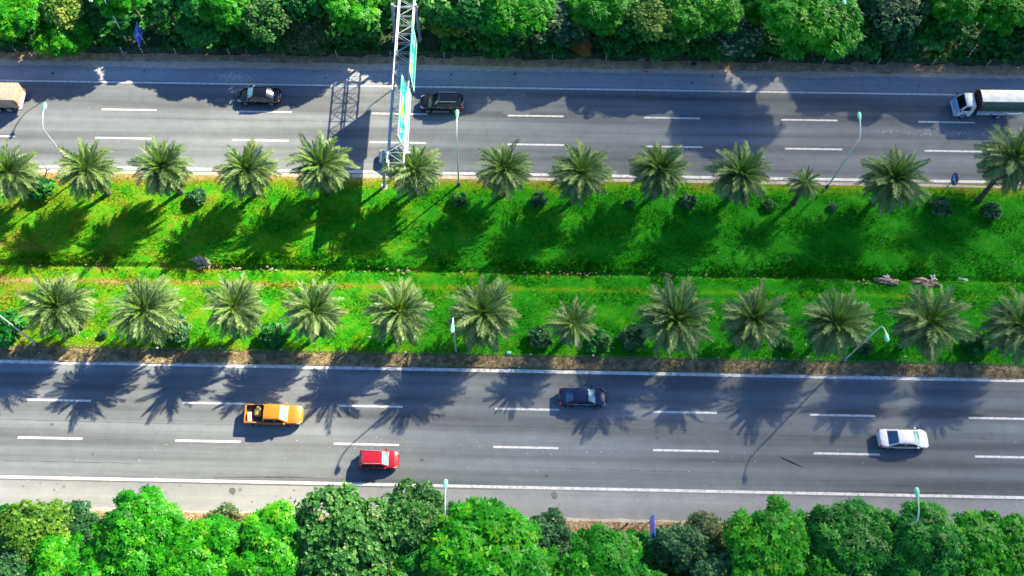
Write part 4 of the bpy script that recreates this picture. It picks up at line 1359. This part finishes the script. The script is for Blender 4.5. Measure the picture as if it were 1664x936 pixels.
        for x in (h * .62, -h * .60): make_wheel(root, x, sgn * (w - .11), wheel_r, sgn)
        for x in (h * .62, -h * .60):
            m = MB(); m.tube([(x, sgn * (w - .03), wheel_r + .01), (x, sgn * (w + .006), wheel_r + .01)], wheel_r + .055, 18)
            m.build('wheel_arch', MAT['plastic'], root)
        if rails:
            m = MB(); m.tube([(rt + .1, sgn * wu * .90, zr + .01), (rt + .3, sgn * wu * .90, zr + .065), (wt - .35, sgn * wu * .90, zr + .065), (wt - .1, sgn * wu * .90, zr + .0)], .025, 6); m.build('roof_rail', MAT['chrome'], root, 60)
        if side_step:
            m = MB(); m.box(-.85, 1.0, sgn * (w + .02) - .05, sgn * (w + .02) + .05, .30, .36); m.build('side_step', MAT['chrome'], root)
    m = MB(); m.box(h - .10, h - .015, -w * .52, w * .52, nose - .26, nose - .11, .02); m.build('grille', MAT['plastic'], root)
    m = MB(); m.box(-h - .02, -h + .1, -w * .72, w * .72, .36, .52, .03); m.build('rear_bumper', MAT['plastic' if bed else paint], root, 60)
    m = MB(); m.box(-h - .012, -h + .02, -.26, .26, deck - .34, deck - .23); m.build('number_plate', MAT['sign_white'], root)
    if bed:
        zt = deck + .08
        m = MB(); m.box(-h + .10, bed, -w + .12, w - .12, .635, .66); m.build('bed_floor', MAT['bedliner'], root)
        for sgn in (-1, 1):
            m = MB(); m.box(-h + .02, bed - .005, sgn * (w - .07) - .06, sgn * (w - .07) + .06, .56, zt, .025); m.build('bed_side', MAT[paint], root, 60)
            m = MB(); m.box(-h + .1, bed - .01, sgn * (w - .14) - .008, sgn * (w - .14) + .008, .66, zt - .03); m.build('bed_liner', MAT['bedliner'], root)
        m = MB(); m.box(-h - .03, -h + .05, -w + .13, w - .13, .56, zt - .01, .02); m.build('tailgate', MAT[paint], root, 60)
        m = MB(); m.box(bed - .03, bed + .02, -w + .15, w - .15, .66, belt + .05); m.build('bed_front', MAT['bedliner'], root)
    return root


GC = 'vehicles on the highway'
PI = math.pi
car('car', 'black saloon car heading left on the far road with a shiny roof', GC, (-26.0, 59.95, 0), PI, 4.75, 1.84, 'black', 1.25, .5, -.95, -1.75, 1.44, glass='glass_teal', rear='glass_dark', trim=True)
car('car', 'black sport utility car with silver roof rails under the far lamp head', GC, (-5.75, 59.35, 0), PI, 4.78, 1.90, 'black', .95, .3, -1.75, -2.2, 1.70, belt=1.05, hood=1.0, nose=.80, deck=1.05, roofw=.74, wheel_r=.37, glass='glass_dark', rails=True, kind='suv', trim=True, side_step=True)
car('car', 'dark blue grey car half hidden under the gantry and a palm', GC, (-9.95, 52.4, 0), PI, 4.6, 1.80, 'silver', 1.2, .5, -1.3, -1.95, 1.5, glass='glass_dark', kind='suv')
car('car', 'dark navy saloon car heading right on the near road', GC, (9.0, 26.0, 0), 0, 4.55, 1.78, 'navy', 1.15, .42, -1.0, -1.7, 1.44, glass='glass_pale', rear='glass_blue', trim=True)
car('car', 'white saloon car heading right with blue tinted rear window', GC, (38.8, 22.55, 0), 0, 4.65, 1.80, 'white', 1.38, .62, -.75, -1.62, 1.45, glass='glass_pale', rear='glass_blue')
car('car', 'red hatchback with roof rails on the near lane', GC, (-10.05, 19.6, 0), 0, 3.72, 1.70, 'red', .95, .32, -1.45, -1.72, 1.54, belt=.95, hood=.90, nose=.70, deck=.95, roofw=.78, glass='glass_pale', rails=True, kind='suv')
car('pickup_truck', 'orange pickup truck with cargo in its open bed', GC, (-20.25, 23.65, 0), 0, 5.45, 1.88, 'orange', 1.42, .72, -.80, -1.02, 1.80, belt=1.10, hood=1.08, nose=.86, deck=1.02, roofw=.76, wheel_r=.39, glass='glass_pale', kind='suv', bed=-1.0, cat='pickup')
# load in the bed
m = MB(); m.box(-.35, .35, -.42, .30, 0, .50, .14); m.box(-.22, .18, .1, .52, .02, .56, .12)
o = m.build('cargo_sack', MAT['cargo_yellow'], None, 60); o.location = (-21.75, 23.85, .66); tag(o, 'yellow sack behind the cab in the bed of the orange pickup', 'sack')
m = MB(); m.box(-.22, .22, -.48, .48, 0, .30, .08); o = m.build('cargo_box', MAT['cargo_cream'], None, 60); o.location = (-22.55, 23.35, .66); o.rotation_euler = (0, 0, .12)
tag(o, 'cream bundle against the tailgate of the orange pickup', 'bundle')

# white lorry with tarpaulin, heading left
t = empty('lorry', (50.3, 59.75, 0), PI, 'white cabbed lorry with a green tarpaulin heading left at the right edge', 'truck', GC)
# local x forward; front at x = 0
m = MB(); rings = []
for (x, zt, zb, w) in ((0.0, 1.15, .55, .86), (-.05, 1.28, .45, .92), (-.16, 1.40, .42, .96)):
    rings.append([(x, -w, zb), (x, -w, zt - .06), (x, -w + .08, zt), (x, w - .08, zt), (x, w, zt - .06), (x, w, zb)])
m.loft(rings); m.build('cab_front', MAT['cab_blue'], t, 40)
m = MB(); rings = []
for (x, zt, zb, w, wt_) in ((-.16, 1.36, .42, .96, .94), (-.62, 2.12, .42, .98, .86), (-.75, 2.22, .42, .98, .85), (-1.25, 2.25, .42, .98, .85), (-1.62, 2.20, .42, .98, .84), (-1.70, 2.08, .45, .97, .84)):
    zs_ = min(1.36, zt)
    rings.append([(x, -w, zb), (x, -w, zs_ - .02), (x, -wt_, zt - .06), (x, -wt_ + .09, zt), (x, wt_ - .09, zt), (x, wt_, zt - .06), (x, w, zs_ - .02), (x, w, zb)])
m.loft(rings); m.build('cab', MAT['white'], t, 40)
m = MB(); m.add([(-.17, -.84, 1.405), (-.17, .84, 1.405), (-.615, .76, 2.135), (-.615, -.76, 2.135)], [(0, 1, 2, 3)]); m.build('windscreen', MAT['glass_dark'], t)
for sgn in (-1, 1):
    m = MB(); m.add([(-.42, sgn * .985, 1.40), (-1.25, sgn * .985, 1.40), (-1.22, sgn * .888, 2.02), (-.70, sgn * .888, 2.02)], [(0, 1, 2, 3)]); m.build('side_window', MAT['glass_dark'], t)
    m = MB(); m.box(-.16, -.10, sgn * 1.14 - .09, sgn * 1.14 + .09, 1.45, 1.85, .02); m.tube([(-.25, sgn * .9, 1.8), (-.13, sgn * 1.12, 1.8)], .02, 5); m.build('wing_mirror', MAT['plastic'], t)
    m = MB(); m.box(-.04, .03, sgn * .68 - .17, sgn * .68 + .17, .72, .92, .02); m.build('headlight', MAT['headlamp'], t)
    make_wheel(t, -.95, sgn * .88, .40, sgn, .26)
    make_wheel(t, -4.75, sgn * .86, .40, sgn, .36)
    m = MB(); m.box(-.70, -1.1, sgn * .985, sgn * .99, .95, 1.05); m.build('door_mark', MAT['panel_text'], t)
m = MB(); m.box(-.06, .07, -.95, .95, .42, .60, .03); m.build('bumper', MAT['white'], t)
m = MB(); m.box(-1.75, -6.6, -.42, .42, .52, .80); m.build('chassis', MAT['plastic'], t)
m = MB(); m.box(-1.98, -6.9, -1.06, 1.06, .84, .96); m.build('cargo_floor', MAT['plastic'], t)
m = MB(); m.box(-1.92, -2.02, -1.06, 1.06, .96, 2.75); m.build('bulkhead', MAT['maroon'], t)
for sgn in (-1, 1):
    for k in range(3):
        xa = -2.08 - k * 1.62
        m = MB(); m.box(xa - 1.52, xa, sgn * 1.09 - .03, sgn * 1.09 + .03, .90, 1.24, .01); m.build('side_panel', MAT['panel_pale'], t)
        m = MB(); m.box(xa - 1.57, xa + .05, sgn * 1.08 - .02, sgn * 1.08 + .02, 1.29, 1.62); sp_ = m.build('upper_side_panel', MAT['panel_pale'], t)
        m = MB()
        for q in range(4): m.box(xa - 1.1 + q * .27, xa - .94 + q * .27, sgn * 1.104 - .003, sgn * 1.104 + .003, 1.36, 1.54)
        m.build('lettering', MAT['panel_text'], sp_)
        m = MB(); m.box(xa + .01, xa + .08, sgn * 1.12 - .02, sgn * 1.12 + .02, .86, 1.29); m.build('stake', MAT['plastic'], t)
# tarpaulin over hoops: green skirt, sagging top with its sheen put into the pale colour
m = MB(); rings = []
rs_ = random.Random(4)
xs_ = frange(-1.98, -6.9, .25)
for i, x in enumerate(xs_):
    sag = .06 * math.sin(i * .9) + rs_.uniform(-.02, .02)
    rings.append([(x, -1.11, 1.60), (x, -1.10, 2.05 + sag * .3), (x, -1.02, 2.62), (x, -.75, 2.88 + sag)])
for i, x in enumerate(xs_): pass
m.loft(rings, closed=False, caps=False)
m.loft([[(p[0], -p[1], p[2]) for p in r] for r in rings], closed=False, caps=False)
m.build('tarpaulin_skirt', MAT['tarp_green'], t, 60)
m = MB()
tr_ = []
for r in rings:
    x, y, z = r[3]
    tr_.append([(x, -.75 - .02, z + .005), (x, -.45, z + .11 + rs_.uniform(-.03, .03)), (x, -.1, z + .15 + rs_.uniform(-.06, .03)), (x, .3, z + .13 + rs_.uniform(-.05, .03)), (x, .77, z + .005)])
m.loft(tr_, closed=False, caps=False); m.build('tarpaulin_top', MAT['tarp_pale'], t, 80)

# beige box lorry cut by the left edge, heading left, rear to the right
t = empty('lorry', (-51.85, 58.75, 0), PI, 'beige boxed lorry leaving at the left edge, rusty at its rear corner', 'truck', GC)
m = MB(); m.box(.12, 6.5, -1.15, 1.15, .95, 2.45, .05); bx = m.build('cargo_box', MAT['beige'], t, 60)
for k in range(12):
    m = MB(); m.box(.35 + k * .5, .40 + k * .5, -1.17, 1.17, 1.0, 2.472, .01); m.build('box_rib', MAT['beige'], bx)
m = MB(); m.box(.02, .12, -1.10, 1.10, .75, 1.25, .02); m.build('tailboard', MAT['white'], t)
m = MB(); m.box(.0, .5, -1.18, -.9, .9, 1.3, .03); m.build('rusty_corner', MAT['rust'], t)
m = MB(); m.box(.05, .3, 1.0, 1.17, 1.5, 2.2, .03); m.build('rusty_corner', MAT['rust'], t)
m = MB(); m.box(.3, 8, -.5, .5, .55, .9); m.build('chassis', MAT['plastic'], t)
for sgn in (-1, 1):
    for x in (1.5, 2.75, 7.0): make_wheel(t, x, sgn * .98, .48, sgn, .34)
    m = MB(); m.box(.9, .95, sgn * .98 - .2, sgn * .98 + .2, .25, .8); m.build('mud_flap', MAT['plastic'], t)
    m = MB(); m.box(-.02, .05, sgn * .9 - .14, sgn * .9 + .14, .62, .74); m.build('tail_light', MAT['taillamp'], t)
m = MB(); m.box(6.7, 8.5, -1.1, 1.1, .6, 2.3, .1); m.build('cab', MAT['white'], t, 60)

# ------------------------------------------------------------------ stones and dumped things on the median
def lump(name, x, y, z, sx, sy, sz, mat, label, cat, seed, n=10):
    rs = np.random.RandomState(seed)
    bm = bmesh.new(); bmesh.ops.create_icosphere(bm, subdivisions=4, radius=1)
    ph = rs.uniform(0, 6.28, 6)
    for v in bm.verts:
        a = math.atan2(v.co.y, v.co.x)
        k = 1 + .22 * math.sin(2 * a + ph[0]) + .15 * math.sin(5 * a + ph[1]) + .10 * math.sin(11 * a + ph[2]) + .12 * math.sin(v.co.x * 7 + ph[3]) * math.sin(v.co.y * 8 + ph[4]) + rs.uniform(-.09, .09)
        v.co = Vector((v.co.x * sx * k, v.co.y * sy * k, max(-.2, v.co.z) * sz * k))
    me = bpy.data.meshes.new(name); bm.to_mesh(me); bm.free(); me.materials.append(mat)
    o = link_mesh(name, me); o.location = (x, y, z); tag(o, label, cat); return o
lump('boulder', -29.8, 39.95, -.05, .85, .5, .35, MAT['stone'], 'grey flat boulder on the ditch line below the fourth upper palm', 'boulder', 1)
lump('debris_heap', 40.2, 39.1, -.2, 1.1, .42, .28, MAT['debris'], 'pinkish heap of dry debris on the ditch line, left one of two', 'debris heap', 2)
lump('debris_heap', 44.1, 39.0, -.2, 1.3, .45, .28, MAT['debris'], 'pinkish heap of dry debris beside a white sheet, right one of two', 'debris heap', 3)
def crumpled(x, y, z, sx, sy, rz, seed, label):
    rs = random.Random(seed); n = 6; vs = []
    for i in range(n + 1):
        for k in range(n + 1):
            vs.append(((i / n - .5) * sx * (1 + .25 * math.sin(k * 1.3 + seed)) + rs.uniform(-.03, .03), (k / n - .5) * sy * (1 + .3 * math.sin(i * 1.1 + seed)) + rs.uniform(-.03, .03), rs.uniform(0, .13)))
    m = MB(); m.add(vs, [(i * (n + 1) + k, i * (n + 1) + k + 1, (i + 1) * (n + 1) + k + 1, (i + 1) * (n + 1) + k) for i in range(n) for k in range(n)])
    o = m.build('white_sheet', MAT['white_litter']); o.location = (x, y, z); o.rotation_euler = (0, 0, rz); tag(o, label, 'sheet')
crumpled(44.8, 39.45,   .08, .5, .55, .2, 1, 'square white sheet lying on the right debris heap')
crumpled(47.8, 39.35, 0.0, .8, .22, -.1, 2, 'long white sheet lying on the ditch line at the right')
crumpled(40.1, 39.5, .05, .65, .28, .15, 3, 'greyish white sheet above the left debris heap')
m = MB(); m.tube([(0, 0, 0), (.3, .5, .5), (.2, .8, 1.3)], [.07, .06, .03], 6); m.tube([(.28, .47, .48), (.8, .5, .7)], [.05, .02], 5)
o = m.build('dead_stump', MAT['bark'], None, 60); o.location = (-47.9, 49.6, 0); tag(o, 'dead forked stump between the first two upper palms', 'stump')
m = MB(); m.tube([(-.9, .4, .03), (0, .0, .05), (.9, -.42, .03)], [.03, .035, .02], 5); o = m.build('fallen_branch', MAT['bark']); o.location = (28.35, 20.3, .0); tag(o, 'thin dark branch lying on the near road left of the white car', 'branch')
m = MB(); m.tube([(-.3, .0, .04), (-.05, .15, .06), (.25, .05, .05), (.3, -.15, .04)], .06, 6); o = m.build('red_rag', MAT['red_band']); o.location = (17.0, 64.35, 0); tag(o, 'small red rag on the dirt edge of the far road', 'rag')
m = MB(); m.box(-.3, .3, -.2, .2, 0, .25, .08); o = m.build('rubbish_bag', MAT['plastic'], None, 60); o.location = (22.5, 65.5, .02); tag(o, 'dark rubbish bag on the far dirt verge', 'bag')
m = MB(); m.box(-.22, .22, -.16, .16, 0, .18, .05); o = m.build('plastic_crate', simple('mint_plastic', (.16, .55, .50), .5), None, 60); o.location = (1.9, 30.5, .08); tag(o, 'small teal plastic box lying by the near median fence', 'plastic box')

# ------------------------------------------------------------------ thin cloud added out of view to dim and soften sun on the right
bm = bmesh.new(); bmesh.ops.create_icosphere(bm, subdivisions=4, radius=1)
me = bpy.data.meshes.new('shading_cloud'); bm.to_mesh(me); bm.free()
m_ = bpy.data.materials.new('cloud_vapour'); m_.use_nodes = True
nt_ = m_.node_tree; nt_.nodes.remove(nt_.nodes['Principled BSDF'])
pv = nt_.nodes.new('ShaderNodeVolumePrincipled'); pv.inputs['Color'].default_value = (0.995, 0.995, 1, 1)
pv.inputs['Density'].default_value = 0.0155; pv.inputs['Anisotropy'].default_value = 0.82
nt_.links.new(pv.outputs[0], nt_.nodes['Material Output'].inputs['Volume'])
me.materials.append(m_)
cl = link_mesh('shading_cloud', me); hgt_ = 170
cl.location = (1.06 * hgt_ + 77, 1.03 * hgt_ + 30, hgt_); cl.scale = (85, 150, 32)
tag(cl, kind='structure')
